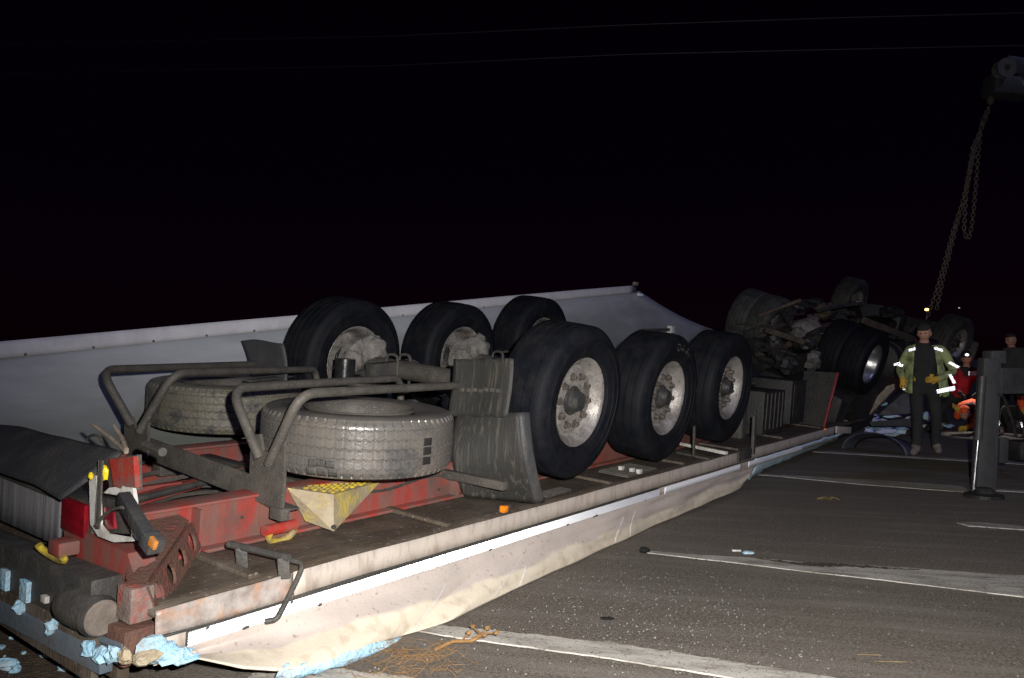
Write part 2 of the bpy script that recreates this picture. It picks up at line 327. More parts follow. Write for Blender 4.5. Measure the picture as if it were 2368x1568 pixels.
def retro(name, parent, c, ux, n_, L, W, cell=.022, m_='retro'):
    """flat patch of cube-corner prisms: real retro-reflective tape geometry"""
    ux = Vector(ux).normalized(); n_ = Vector(n_).normalized(); uy = n_.cross(ux).normalized(); ux = uy.cross(n_).normalized()
    mb = MB(); h = cell * math.sqrt(3) / 2; nr = max(1, round(W / h)); nc = max(1, round(L / cell))
    dp = cell / math.sqrt(6)
    for r in range(nr):
        y0 = (r - nr / 2) * h
        for k in range(2 * nc):
            x0 = (k / 2 - nc / 2) * cell
            t3 = [(x0, y0), (x0 + cell, y0), (x0 + cell / 2, y0 + h)] if (k % 2 == 0) else [(x0, y0 + h), (x0 + cell / 2 , y0), (x0 + cell, y0 + h)]
            if k % 2: t3 = [(x0, y0 + h), (x0 + cell / 2, y0), (x0 + cell, y0 + h)]
            P = [Vector(c) + ux * a + uy * b for a, b in t3]; ap = (P[0] + P[1] + P[2]) / 3 - n_ * dp
            mb.add(P + [ap], [(0, 1, 3), (1, 2, 3), (2, 0, 3)])
    return mb.build(name, m_, parent, smooth=None, recalc=False)


# ================================================================== SETTING
g = MB(); R_ = 900
g.add([(-R_, -60, 0), (R_, -60, 0), (R_, R_, 0), (-R_, R_, 0)], [(0, 1, 2, 3)])
g.build('road', 'asphalt', kind='structure', smooth=None)
def line(name, top, bot, z=.004):
    T = [ground(*p, z) for p in top]; B = [ground(*p, z) for p in bot]; N = 90
    V = []; F = []
    for i in range(N + 1):
        a, b = poly_at(T, i / N), poly_at(B, i / N); d = (a - b).normalized()
        k = min(1, (a - b).length / .12) * .022
        V += [a + d * k * (noise.noise(a * 6) + .8 * noise.noise(a * 23)), b + d * k * .3 * noise.noise(b * 19)]
        V.append(V[-1] + Vector((0, 0, .0022)) - d * .004); V.append(V[-2] + Vector((0, 0, -.003)) - d * .008)
    for i in range(N):
        o = i * 4
        for k in (0, 1, 2): F.append((o + k, o + 4 + k, o + 5 + k, o + 1 + k))
    return MB().add(V, F).build(name, 'paint_line', kind='structure', smooth=None)
def ext(p, q, t): return (p[0] + (q[0] - p[0]) * t, p[1] + (q[1] - p[1]) * t)
line('road_line', [(900, 1421), (1040, 1447), (1413, 1486), (1849, 1553), (2300, 1625), (3400, 1800)], [(900, 1446), (1040, 1471), (1413, 1522), (1849, 1592), (2300, 1665), (3400, 1850)])
line('road_line', [(1488, 1274), (1734, 1290), (1853, 1300), (2033, 1309), (2367, 1331), (2800, 1360), (4200, 1455)], [(1488, 1277), (1734, 1305), (1853, 1320), (2033, 1340), (2367, 1380), (2800, 1432), (4200, 1600)])
line('road_line', [(1700, 1092), (1778, 1097), (1990, 1108), (2225, 1124), (2238, 1133)], [(1700, 1094), (1794, 1101), (1990, 1120), (2231, 1138), (2238, 1138)])
line('road_line', [(2290, 1130), (4200, 1225)], [(2290, 1134), (4200, 1236)])
line('road_line', [(1880, 1042), (1965, 1046), (2103, 1054), (2250, 1063), (2600, 1083)], [(1880, 1045), (1965, 1050), (2103, 1058), (2250, 1067), (2600, 1088)])
line('road_line', [(2213, 1207), (2240, 1207), (2367, 1216), (2700, 1240), (3600, 1305)], [(2213, 1209), (2240, 1216), (2367, 1225), (2700, 1251), (3600, 1322)])
line('road_line', [(606, 1535), (760, 1546), (938, 1563), (1100, 1590)], [(560, 1580), (700, 1590), (850, 1600), (980, 1620)])
mu = MB(); mt = [ground(u, v, .0075) for u, v in [(1745, 1290), (1850, 1301), (1905, 1301), (1960, 1305), (2040, 1311), (2130, 1317)]]; mq = [ground(u, v, .0075) for u, v in [(1745, 1291), (1850, 1307), (1905, 1311), (1960, 1310), (2040, 1315), (2130, 1318)]]
mu.grid(lambda a, b: poly_at(mt, a).lerp(poly_at(mq, a), b) + Vector((0, .03 * noise.noise(Vector((a * 30, b * 2, 0))), .003 * noise.noise(Vector((a * 40, b * 3, 4))))), 60, 3)
mu.build('mud_streak', 'soil', kind='structure', smooth=None)
# bare soil at the lower left
sb = MB()
out = [ground(*p, .004) for p in [(-400, 1330), (0, 1365), (120, 1440), (235, 1500), (262, 1552), (300, 1640), (-500, 1700)]]
sb.add(out, [tuple(range(len(out)))]); sb.build('soil', 'soil', kind='structure', smooth=None)

# ================================================================== OVERTURNED TRAILER  (local frame: x forward, y across to the far side, z up from the floor's underside)
TR = empty('overturned_semi_trailer', mtx(RB, OB), label='overturned semi trailer lying wheels up with red chassis beams and crushed white body', category='trailer')
X0, X1, WID = -2.92, 9.2, 2.5
def wob(x, y, s=1.0, a=.02): return a * noise.noise(Vector((x * s, y * s, 5.3)))
fl = MB()
fl.grid(lambda a, b: (lerp(X0, X1, a), lerp(0.004, WID, b), -.012 + wob(lerp(X0, X1, a), b * 2.5, 1.1, .012) * min(1, b * 8)), 90, 22)
fl.build('floor_panel', 'floor', TR, solid=.02)
# floor boards seams and cross bearers under the floor skin
for k, x in enumerate([-2.45, -1.2, .6, 1.9, 3.2, 4.6, 6.2, 7.6]):
    MB().beam((x, .06, .012), (x, WID - .06, .012), .05, .022).build('floor_rib', 'floor', TR)
# chassis beams
def ibeam(y, x0, x1, top, flip):
    mb = MB()
    mb.box(((x0 + x1) / 2, y, top / 2 + .004), (x1 - x0, .012, top - .02))
    r = mb.build('chassis_beam', 'red', TR, smooth=None)
    f = MB().bbox(((x0 + x1) / 2, y + .03 * flip, top), (x1 - x0, .13, .014), b=.004); f.build('flange', 'red', r)
    f = MB().bbox(((x0 + x1) / 2, y, .012), (x1 - x0, .13, .016), b=.004); f.build('flange', 'red', r)
    return r
nb = ibeam(.53, -2.74, 8.6, .222, 1); fb = ibeam(1.84, -2.74, 8.6, .215, -1)
# bolts and rivets on the near beam
for (u, v) in [(940, 1116), (1015, 1132), (1046, 1130), (560, 1196), (728, 1207)]:
    p = bp(u, v, 1, .52); MB().cyl((p.x, .523, p.z), (p.x, .514, p.z), .008, 8).build('bolt', 'hub', nb)
for p in [(-2.45, .12), (-1.7, .1), (-.65, .12)]:
    MB().box((p[0], .49, .115), (.012, .07, .19)).build('web_stiffener', 'red_bright' if p[0] == -1.7 else 'red', nb)
for (u, v) in [(533, 1075), (557, 1073)]:
    p = bp(u, v, 1, 1.83); MB().cyl((p.x, 1.833, p.z), (p.x, 1.80, p.z), .022 if u > 540 else .016, 14).build('cable_hole', 'dark_chunk', fb)
for x in (-2.55, -1.55, -.55, .5, 1.9, 3.6, 5.0, 6.6):
    MB().bbox((x, 1.185, .10), (.08, 1.27, .12)).build('cross_member', 'steel_dark', TR)
MB().bbox((-2.35, 1.2, .14), (.5, .05, .05)).beam((-2.6, 1.0, .13), (-1.3, 1.5, .13), .05, .05).build('brace', 'red', TR)
MB().tube(bend([(-2.6, .9, .17), (-1.6, 1.25, .16), (-.6, 1.1, .16), (1.4, 1.2, .16)], .2), .018, 8).build('brake_pipe', 'steel_dark', TR)

hr = random.Random(8)
for k in range(9):
    y = hr.uniform(.75, 1.65); x = hr.uniform(-2.6, -2.0); P_ = [(x, y, .06)]
    for q in range(5): x += hr.uniform(.25, .6); y = min(1.7, max(.65, y + hr.uniform(-.2, .2))); P_.append((x, y, hr.uniform(.04, .17)))
    MB().tube(bend(P_, .15), hr.choice([.008, .011, .014]), 6).build('air_hose', hr.choice(['steel_dark', 'rubber', 'steel_dusty']), TR)
for k in range(7):
    MB().bbox((hr.uniform(-2.4, .2), hr.choice([.60, 1.72, 1.2]) + hr.uniform(-.03, .03), hr.uniform(.05, .15)), (hr.uniform(.06, .16), hr.uniform(.05, .1), hr.uniform(.06, .12))).build('valve_box', hr.choice(['steel_dark', 'steel_dusty']), TR)
MB().tube(bend([(-1.6, .50, .16), (-1.3, .46, .14), (-.9, .50, .17), (-.4, .47, .12), (.2, .49, .15)], .1), .008, 6).build('air_hose', 'steel_dark', TR)
# ---- near side rail: top band, dark seam, reflective tape
xs = [X0 + (X1 - 2.4 - X0) * i / 60 for i in range(61)]
def band(y0, z0, y1, z1, x0, x1, n=80, a=.004):
    return lambda s_, t: (lerp(x0, x1, s_), lerp(y0, y1, t) + wob(lerp(x0, x1, s_), t, 2.3, a), lerp(z0, z1, t) + wob(lerp(x0, x1, s_) + 9, t, 1.9, a))
rail = MB().grid(band(-.006, .012, -.014, -.088, -2.30, 6.6), 110, 2).build('side_rail', 'cream', TR, solid=.01)
MB().grid(band(-.006, .010, -.018, -.086, X0, -2.305, a=.012), 24, 5).build('rail_end_plate', 'alu', rail, solid=.01)
MB().grid(band(-.019, -.087, -.021, -.0965, X0, 6.6), 100, 1).build('rail_seam', 'steel_dark', rail, solid=.008)
MB().grid(band(-.014, -.096, -.016, -.160, X0, 6.6), 100, 2).build('rail_lower_strip', 'cream', rail, solid=.006)
def tape(x0, x1, w):
    bk_ = MB().bbox(((x0 + x1) / 2, -.020, -.099 - w / 2), (x1 - x0, .008, w + .004), b=.002).build('tape_backing', 'steel_dark', rail)
    return retro('reflective_tape', rail, ((x0 + x1) / 2, -.030, -.099 - w / 2), (1, 0, 0), (0, -1, .0), x1 - x0, w, cell=.0125, m_='retro_sheet')
tape(-2.80, 1.24, .058)
for x0, x1 in [(1.33, 3.05), (3.25, 5.1)]:     # older, scuffed lengths of tape
    MB().grid(lambda s_, t: (lerp(x0, x1, s_), -.030 + wob(lerp(x0, x1, s_), 0, 2.3, .002), -.100 - .056 * t + wob(lerp(x0, x1, s_), 3, 9, .002)), 60, 1).build('reflective_tape', 'tape', rail, solid=.003)
rp = random.Random(2)
for k in range(9):
    x = rp.choice([rp.uniform(-2.8, -2.3), rp.uniform(-2.8, 1.2)]); MB().chunk((x, -.034, -.099 - .058 * rp.choice([.08, .9, .95])), (rp.uniform(.012, .04), .004, rp.uniform(.006, .014)), k, .4).build('dirt_clod', 'steel_dark', rail, smooth=None)
# ---- near wall skin, torn and pressed on the road
low = [(368, 1484), (391, 1490), (453, 1522), (562, 1547), (640, 1552), (726, 1540), (830, 1505), (921, 1474), (1040, 1438), (1133, 1392), (1227, 1346), (1320, 1305), (1413, 1262), (1507, 1220), (1600, 1178), (1660, 1152), (1712, 1130), (1729, 1109)]
yl = [-.03, -.05, -.12, -.19, -.23, -.24, -.22]
LOW = [bp(u, v, 1, yl[k]) if k < len(yl) else w2b(ground(u, v, .006)) for k, (u, v) in enumerate(low)]
for k in (-1, -2, -3, -4): LOW[k] = bp(*low[k], 1, -.03)
for q in LOW: q.y = min(q.y, -.025)
def skin(s_, t):
    q = poly_at(LOW, s_)
    top = Vector((lerp(X0 + .01, 3.5, s_), -.021, -.155))
    top.x = lerp(X0 + .01, 3.52, (s_ ** 1.25))
    p = top.lerp(q, t)
    curl = max(0, 1 - s_ / .5)
    p.z -= math.sin(PI * t) * .07 * curl; p.y += math.sin(PI * t) * .035 * curl
    wl = min(1, 5 * t) * (1 - .5 * t)
    p.y += wob(p.x, t * 1.5, 2.2, .030) * wl; p.z += wob(p.x * 2 + 4, t, 1.4, .012) * wl
    w_ = b2w(p)
    if w_.z < .008: w_.z = .008; p = w2b(w_)
    return p
so = MB().grid(skin, 150, 24).build('wall_skin', 'wall_skin', TR, solid=.006)
at_ = so.data.attributes.new('fold', 'FLOAT', 'POINT')
for i in range(151):
    for j in range(25): at_.data[i * 25 + j].value = j / 24
for x, z0 in [(.9, .3), (1.05, .25), (-.35, .3), (-1.05, .35), (-.1, .55), (2.1, .2), (2.35, .1)]:      # scratches in the skin
    s0 = ((x - X0) / (3.52 - X0)) ** .8
    MB().tube([Vector(skin(s0 + .012 * k, z0 + (.95 - z0) * k / 4)) + Vector((0, -.0045, .001)) for k in range(5)], .0022, 4).build('skin_scratch', 'trim', so)
# foam core showing under the skin's lower edge at the rear
fo = MB()
FE = [bp(u, v, 1, y) for u, v, y in [(640, 1556, -.22), (690, 1550, -.23), (760, 1533, -.23), (850, 1503, -.20), (940, 1484, -.16)]]
def foam_edge(s_, t):
    q = b2w(poly_at(FE, s_)); a = 2 * PI * t
    n_ = noise.noise(Vector((s_ * 9, t * 3, 0))) * .012
    return w2b((q.x + math.sin(a) * .012, q.y + .030 - math.cos(a) * .05, q.z - .012 + math.sin(a) * .030 + n_))
fo.grid(foam_edge, 40, 12).build('foam_core', 'foam', TR)
# ---- far wall panel standing up behind the wheels
PT = [(-3.6, 2.75, .66), (-2.396, 2.75, .793), (-.082, 2.75, 1.06), (2.8, 2.75, 1.40), (5.921, 2.75, 1.752)]
PTOP = [(-3.6, 2.75, .66), (-2.396, 2.75, .793), (-.9, 2.75, .968), (-.082, 2.75, 1.06), (1.2, 2.75, 1.212), (2.8, 2.75, 1.40), (4.4, 2.75, 1.583), (5.921, 2.75, 1.752)]
def topat(x):
    for i in range(len(PTOP) - 1):
        if x <= PTOP[i + 1][0]: return lerp(PTOP[i][2], PTOP[i + 1][2], (x - PTOP[i][0]) / (PTOP[i + 1][0] - PTOP[i][0]))
    return PTOP[-1][2]
def panel(s_, t):
    x = lerp(-3.6, 9.03, s_)
    zt = topat(x) - .105 if x < 5.95 else lerp(1.70, 1.19, (x - 5.95) / (9.03 - 5.95)) + .06 * math.sin((x - 5.95) / 3.08 * PI) * -1
    yb = 2.53; z = lerp(-.02, zt, t); y = lerp(yb, 2.752, t ** .8) + wob(x, t * 2, .8, .03) * (1 - t)
    return (x, y, z)
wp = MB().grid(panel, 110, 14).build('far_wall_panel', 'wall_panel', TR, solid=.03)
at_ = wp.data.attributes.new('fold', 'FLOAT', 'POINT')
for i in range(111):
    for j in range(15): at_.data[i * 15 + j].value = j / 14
MB().grid(lambda s_, t: (lerp(-3.6, 5.93, s_), 2.738 + .014 * t, topat(lerp(-3.6, 5.93, s_)) - .104 + .104 * t), 40, 3).build('top_trim', 'trim', wp, solid=.036)
for k in range(16):
    x = -3.1 + .42 * k; MB().cyl((x, 2.721, topat(x) - .092), (x, 2.714, topat(x) - .092), .008, 8).build('rivet', 'steel_dark', wp)
MB().bbox((5.90, 2.73, 1.775), (.09, .05, .05)).build('corner_cap', 'pale_wood', wp)
MB().bbox((6.05, 2.715, 1.625), (.16, .012, .035), b=.003).build('corner_plate', 'tape', wp)
p = bp(1553, 762, 1, 2.4); MB().bbox(p, (.16, .08, .11)).build('hinge_block', 'white_plastic', wp)
p2 = bp(1480, 764, 1, 2.4); MB().beam(p2, p, .03, .04).build('hinge_bar', 'steel_dusty', wp)

# ---- wheels
RT_ = .515
def tyre_profile(R, hw=.19):
    L = [(-.150, .292), (-.158, .305), (-.166, .320), (-.170, .322), (-.174, .336), (-.183, .372), (-.187, .374), (-.188, .39), (-.191, .415), (-.195, .418), (-.195, .424), (-.192, .428), (-.186, R - .055), (-.176, R - .03), (-.158, R - .012), (-.15, R - .006)]
    tr = []
    for yc in (-.095, -.033, .033, .095):
        tr += [(yc - .007, R - .004 * abs(yc) / .1), (yc - .005, R - .014), (yc + .005, R - .014), (yc + .007, R - .004 * abs(yc) / .1)]
    return L + tr + [(-y, r) for (y, r) in reversed(L)]
RIM_OUT = [(-.125, .262), (-.140, .276), (-.151, .287), (-.154, .297), (-.147, .301), (-.138, .296), (-.132, .285)]
def rim_mesh(disc=-.085, barrel=True):
    mb = MB()
    mb.lathe([(.0, .095), (disc, .10), (disc - .004, .135), (disc - .004, .20), (disc + .012, .222), (disc + .010, .238), (disc - .012, .246), (-.122, .262)] + RIM_OUT[1:], n=72)
    if barrel: mb.lathe([(-.13, .283), (-.10, .262), (.0, .252), (.10, .262), (.130, .283), (.140, .297), (.150, .301), (.154, .294), (.150, .284), (.132, .272), (.10, .252), (0, .244), (disc + .01, .24)], n=64)
    return mb
def hub_mesh(y=-.085):
    return MB().lathe([(y, .095), (y - .010, .095), (y - .014, .076), (y - .035, .074), (y - .038, .068), (y - .058, .064), (y - .061, .060), (y - .072, .058), (y - .078, .045), (y - .075, .034), (y - .079, .026), (y - .079, .001)], n=28)
def nut_mesh(a, y=-.089):
    x, z = .1675 * math.cos(a), .1675 * math.sin(a)
    mb = MB(); mb.lathe([(y, .026), (y - .007, .026), (y - .008, .001)], (x, 0, z), n=12)
    mb.lathe([(y - .006, .020), (y - .032, .019), (y - .037, .013), (y - .037, .001)], (x, 0, z), n=6); return mb
def make_wheel(parent, matrix, tyre_mat='rubber', rim_mat='rim', disc=-.085, nuts=10):
    w = empty('wheel', matrix, parent)
    MB().lathe(tyre_profile(RT_), n=96, closed=False).build('tyre', tyre_mat, w, smooth=40)
    rim_mesh(disc).build('rim', rim_mat, w, smooth=40)
    hub_mesh(disc).build('hub', 'hub', w)
    for k in range(nuts): nut_mesh(2 * PI * (k + .3) / nuts, disc - .004).build('wheel_nut', 'nut', w)
    return w
def copy_wheel(w, parent, matrix):
    c = w.copy(); C.objects.link(c); c.parent = parent; c.matrix_local = matrix
    for ch in w.children:
        d = ch.copy(); C.objects.link(d); d.parent = c
    return c
HUB = [Vector((-.002, .155, .644)), Vector((1.35, .157, .615)), Vector((2.70, .155, .655)), Vector((0, 2.31, .717)), Vector((1.35, 2.307, .756)), Vector((2.696, 2.297, .898))]
tilt = Matrix.Rotation(.07, 3, 'X')
def turn(a): return tilt @ Matrix.Rotation(a, 3, 'Y')
W0 = make_wheel(TR, mtx(turn(.2), HUB[0]))
W1_ = copy_wheel(W0, TR, mtx(turn(.9), HUB[1])); copy_wheel(W0, TR, mtx(turn(1.7), HUB[2]))
for i in (3, 4, 5): copy_wheel(W0, TR, mtx(tilt @ Matrix.Rotation(PI, 3, 'Z') @ Matrix.Rotation(i * .7, 3, 'Y'), HUB[i]))
# raised lettering on the middle near tyre's side wall
cu = bpy.data.curves.new('lettering', 'FONT'); cu.body = 'DWIN'; cu.size = .085; cu.extrude = .0; cu.space_character = 1.15
to = bpy.data.objects.new('lettering', cu); C.objects.link(to)
me = bpy.data.meshes.new_from_object(to.evaluated_get(bpy.context.evaluated_depsgraph_get())); bpy.data.objects.remove(to)
for v in me.vertices:
    r = .385 + v.co.y; a = math.radians(96) - v.co.x / .42
    yy = -.1945 + (.02 * max(0, (r - .43) / .05) if r > .43 else 0) + (.004 if r < .41 else 0)
    v.co = (r * math.cos(a), yy, r * math.sin(a))
me.materials.append(M['steel_dusty']); lo = bpy.data.objects.new('tyre_lettering', me); C.objects.link(lo); lo.parent = W1_
lo.matrix_local = Matrix.Rotation(-.9, 4, 'Y')

# ---- axles, brakes, trailing arms, air bellows
for i in range(3):
    a, b = HUB[i], HUB[i + 3]
    ax = MB().tube([a.lerp(b, .06), a.lerp(b, .94)], .072, 16).build('axle', 'steel_dusty', TR)
    for t, sg in ((.90, 1), (.10, -1)):
        c = a.lerp(b, t)
        MB().lathe([(-.06, .08), (-.06, .19), (-.04, .205), (.05, .205), (.05, .10)], c, tilt, n=30).build('brake_drum', 'dust_grey', ax)
        MB().blob(c + Vector((.03, -.10 * sg, .10)), (.13, .10, .13), .32, 2.0, 24, 18, i + t).blob(c + Vector((-.13, -.06 * sg, .02)), (.09, .08, .10), .3, 2.2, 20, 14, i + 2).build('brake_caliper', 'dust_grey', ax)
        k = c + Vector((-.02, -.22 * sg, -.02))
        MB().lathe([(-.09, .001), (-.09, .06), (-.06, .085), (.0, .09), (.02, .095), (.04, .085), (.06, .05), (.06, .001)], k + Vector((-.20, -.05 * sg, -.10)), n=20).build('brake_chamber', 'steel_dark', ax)
        y = c.y - .42 * sg
        MB().beam((a.x - .30, y, c.z - .02), (a.x + .15, y, c.z + .01), .10, .10).beam((a.x + .1, y, c.z + .01), (a.x + .88, y, c.z - .32), .10, .12).build('trailing_arm', 'steel_dark', ax)
        for dx in (-.07, .07):
            MB().tube(bend([(a.x + dx, y - .06, c.z - .13), (a.x + dx, y - .06, c.z + .10), (a.x + dx, y + .06, c.z + .10), (a.x + dx, y + .06, c.z - .13)], .05), .012, 8).build('u_bolt', 'steel_dark', ax)
        MB().bbox((a.x + .86, y, .28), (.16, .16, .42)).build('hanger_bracket', 'steel_dark', TR)
        MB().lathe([(-.001, .08), (.0, .11), (.05, .125), (.09, .11), (.13, .125), (.18, .12), (.22, .09), (.22, .001)], (a.x - .30, y, c.z - .06), Matrix.Rotation(-PI / 2, 3, 'X'), n=24).build('air_bellows', 'rubber', ax)
        MB().cyl((a.x - .12, y + .10 * sg, c.z - .05), (a.x - .36, y + .10 * sg, .24), .032, 14).build('shock_absorber', 'steel_dusty', ax)
p = bp(797, 858, 1, 1.72); MB().lathe([(-.10, .04), (-.10, .075), (.09, .075), (.09, .001)], p, Matrix.Rotation(PI / 2, 3, 'X') @ Matrix.Rotation(.15, 3, 'Y'), n=24).build('damper_sleeve', 'damper_black', TR)

# ---- spare wheel carrier: cross channel, two V plates, four bent tubes
MB().beam((-2.1, .33, .232), (-2.1, 1.68, .30), .012, .12).beam((-2.055, .33, .175), (-2.055, 1.68, .243), .10, .012).build('carrier_beam', 'steel_dusty', TR)
def vplate(pts, th=.016):
    return MB().poly_slab([Vector((-2.12, y, z)) for y, z in pts], (th, 0, 0)).build('carrier_plate', 'steel_dusty', TR)
pl = vplate([(.55, .19), (.58, .30), (.585, .50), (.52, .515), (.49, .44), (.44, .44), (.375, .53), (.335, .51), (.32, .30), (.335, .19)])
MB().bbox((-2.10, .36, .16), (.05, .09, .06)).build('hinge_lug', 'steel_dusty', pl)
pl2 = vplate([(1.72, .22), (1.75, .30), (1.76, .44), (1.68, .45), (1.64, .39), (1.60, .39), (1.56, .45), (1.51, .44), (1.50, .25), (1.55, .20)])
def tubep(pts): return MB().tube(bend(pts, .11, 7), .024, 14).build('carrier_tube', 'steel_dusty', TR)
tubep([(-2.12, .51, .40), (-2.15, .725, .715), (-.62, 1.06, .70), (-.56, 1.09, .56), (-.60, 1.05, .25)])
tubep([(-2.13, .425, .385), (-2.14, .215, .745), (-.53, .585, .70), (-.49, .60, .60), (-.53, .58, .25)])
tubep([(-2.12, 1.675, .40), (-2.22, 1.86, .70), (-.52, 2.55, .665), (-.46, 2.56, .53), (-.5, 2.5, .3)])
tubep([(-2.13, 1.575, .38), (-2.05, 1.40, .725), (-.56, 1.99, .672), (-.52, 1.99, .56), (-.55, 1.95, .3)])
MB().beam((-1.20, .97, .685), (-.80, 1.0, .66), .07, .012).build('carrier_strap', 'steel_dusty', TR)
MB().beam((-1.15, 1.98, .60), (-.62, 2.2, .60), .07, .012).build('carrier_strap', 'steel_dusty', TR)

# ---- mudguard behind the first near wheel
def gup(s_, t):
    y = lerp(.615, .135, s_); z = lerp(lerp(.50, .555, s_) + .02 * noise.noise(Vector((s_ * 5, 0, 2))), lerp(.868, .909, s_) + .02 * noise.noise(Vector((s_ * 6, 3, 2))), t)
    return (-.62 + .03 * math.sin(t * 2.2) + .012 * math.sin(s_ * 5), y, z)
mg = MB().grid(gup, 16, 12).build('mud_flap', 'guard', TR, solid=.014)
for k in range(7):
    s_ = .18 + .62 * k / 6; q = gup(s_, .46); MB().bbox((q[0] - .012, q[1], q[2]), (.012, .032, .024), b=.003).build('embossed_pad', 'steel_dusty', mg)
def glo(s_, t):
    top = Vector((-.60, lerp(.555, .075, s_), lerp(.528, .59, s_))); bot = Vector((lerp(-.62, -.40, s_), lerp(.43, .05, s_), .015))
    p = top.lerp(bot, t); p.x += -.09 * math.sin(PI * t) * (1 - .2 * s_); p.y -= .03 * math.sin(PI * t) * s_
    return p
mg2 = MB().grid(glo, 18, 18).build('mudguard', 'guard', TR, solid=.012)
def lip(s_, t):
    a = Vector(glo(1, s_)); return a + Vector((.085 * t + .02 * math.sin(PI * t), -.012 * math.sin(PI * t) - .015 * t, .0))
MB().grid(lip, 18, 4).build('guard_lip', 'flap', mg2, solid=.012)
MB().beam(bp(1005, 1090, 0, -.72), bp(1168, 1124, 0, -.74), .052, .052).build('guard_bar', 'steel_dusty', TR)
FC = [bp(572, 846, 0, -.78), bp(660, 846, 0, -.78), bp(558, 788, 0, -.78), bp(655, 791, 0, -.78)]
def ffl(s_, t): return FC[0].lerp(FC[1], s_).lerp(FC[2].lerp(FC[3], s_), 1.6 * t - .6) + Vector((.02 * math.sin(t * 3), 0, .012 * math.sin(s_ * 5)))
MB().grid(lambda s_, t: Vector(ffl(s_, t)) * 1.0, 10, 12).build('mud_flap', 'flap', TR, solid=.014)

# ---- wheel chock holder items on the near beam's face
lr = MB().tube([Vector((-2.03 + .075 * math.cos(a), .42 - .02 * math.sin(a), .045 + .05 * math.sin(a))) for a in [PI * (1 + k / 12) for k in range(13)]], .017, 10).build('lashing_ring', 'yellow', TR)
MB().cyl((-2.12, .44, .06), (-1.94, .44, .06), .028, 12).build('ring_sleeve', 'red_bright', TR)
tb = MB().tube([bp(528, 1258, 2, .09), bp(600, 1274, 2, .09), bp(668, 1290, 2, .09)], .016, 10).build('tie_bar', 'steel_dark', TR)
for (u, v) in [(558, 1268), (655, 1291)]:
    q = bp(u, v, 2, .085); MB().beam(q + Vector((0, 0, .005)), q + Vector((.01, -.005, -.088)), .05, .022, up=(1, 1, 0)).build('bar_foot', 'steel_dark', tb)
MB().tube(bend([bp(672, 1296, 2, .05), bp(702, 1302, 1, -.03), bp(690, 1335, 1, -.05), bp(655, 1405, 1, -.10), bp(640, 1433, 1, -.11), bp(614, 1437, 1, -.08)], .04), .011, 10).build('bent_rod', 'steel_dark', TR)
# side marker lamp by the mudguard
p = bp(1163, 1176, 2, .03); mk = MB().bbox(p + Vector((.02, .0, -.004)), (.07, .05, .05)).build('marker_lamp', 'steel_dark', TR)
MB().bbox(p + Vector((-.008, -.014, .002)), (.045, .035, .04)).build('lens', 'amber', mk)
# grating pieces and loose strips on the floor by the wheels
def grate(c, L, W, n, m_):
    r = MB().bbox(c, (L, W, .012), b=.003).build('floor_grating', 'steel_dusty', TR)
    for k in range(n):
        MB().box((c[0] - L / 2 + L * (k + .5) / n, c[1], c[2] + .010), (L / n * .4, W * .96, .010)).build('grating_bar', m_, r)
grate((1.12, .19, .02), .52, .26, 12, 'steel_dusty'); grate((-.06, .125, .02), .30, .09, 9, 'steel_dusty')
for (u, v) in [(1437, 1083), (1462, 1087), (1478, 1090)]: MB().bbox(bp(u, v, 2, .045), (.05, .03, .035), b=.004).build('white_block', 'white_plastic', TR)
MB().beam(bp(1575, 1026, 2, .05), bp(1680, 1048, 2, .05), .05, .03).build('white_strip', 'white_plastic', TR)
MB().beam(bp(1565, 1046, 2, .03), bp(1640, 1062, 2, .03), .03, .02).build('white_strip', 'steel_dusty', TR)
# side guard stanchions, hook plate, tool boxes, front plate with red edge
MB().beam(bp(1606, 985, 1, .05), bp(1604, 1056, 1, .05), .02, .03).build('guard_post', 'steel_dark', TR)
hk = MB().beam(bp(1745, 962, 1, -.01), bp(1741, 1050, 1, -.04), .06, .03, up=(0, 1, 0)).build('latch_arm', 'steel_dark', TR)
MB().bbox(bp(1722, 1052, 1, -.05), (.36, .02, .10), b=.006).build('latch_plate', 'steel_dark', hk)
bx = MB().bbox((4.9, .55, .26), (.75, .55, .50)).build('battery_box', 'truck_dark', TR)
for k in range(5): MB().bbox((4.62 + .14 * k, .27, .28), (.03, .012, .42), b=.003).build('rib', 'steel_dark', bx)
bx = MB().bbox((6.0, .62, .33), (.62, .60, .55)).build('tool_box', 'truck_dark', TR)
MB().bbox((6.0, .31, .35), (.50, .012, .42), b=.004).build('lid', 'truck_dark', bx)
lg = MB().bbox((4.15, .42, .30), (.13, .13, .60)).build('landing_leg', 'steel_dusty', TR)
MB().bbox((4.15, .42, .62), (.26, .26, .03)).build('foot', 'steel_dusty', lg)
lg = MB().bbox((4.15, 2.05, .30), (.13, .13, .60)).build('landing_leg', 'steel_dusty', TR)
MB().bbox((4.15, 2.05, .62), (.26, .26, .03)).build('foot', 'steel_dusty', lg)
q0, q1 = bp(1938, 862, 0, 6.55), bp(1905, 990, 0, 6.45)
MB().beam(q0, q1, .05, .03, up=(0, 1, 0)).build('red_edge_strip', 'red_dim', TR)
MB().poly_slab([q0 + Vector((.03, .01, 0)), q1 + Vector((.03, .01, 0)), q1 + Vector((.05, .40, 0)), q0 + Vector((.05, .45, -.02))], (.02, 0, 0)).build('end_plate', 'truck_dark', TR)
p = bp(1769, 996 , 2, .03); mk = MB().bbox(bp(1908, 993, 1, -.01), (.05, .03, .03)).build('marker_lamp', 'amber', TR)
p = bp(1928, 1003, 1, -.05)
MB().beam((6.62, -.02, -.03), (7.15, -.08, -.07), .03, .09).build('torn_rail_end', 'cream', TR)

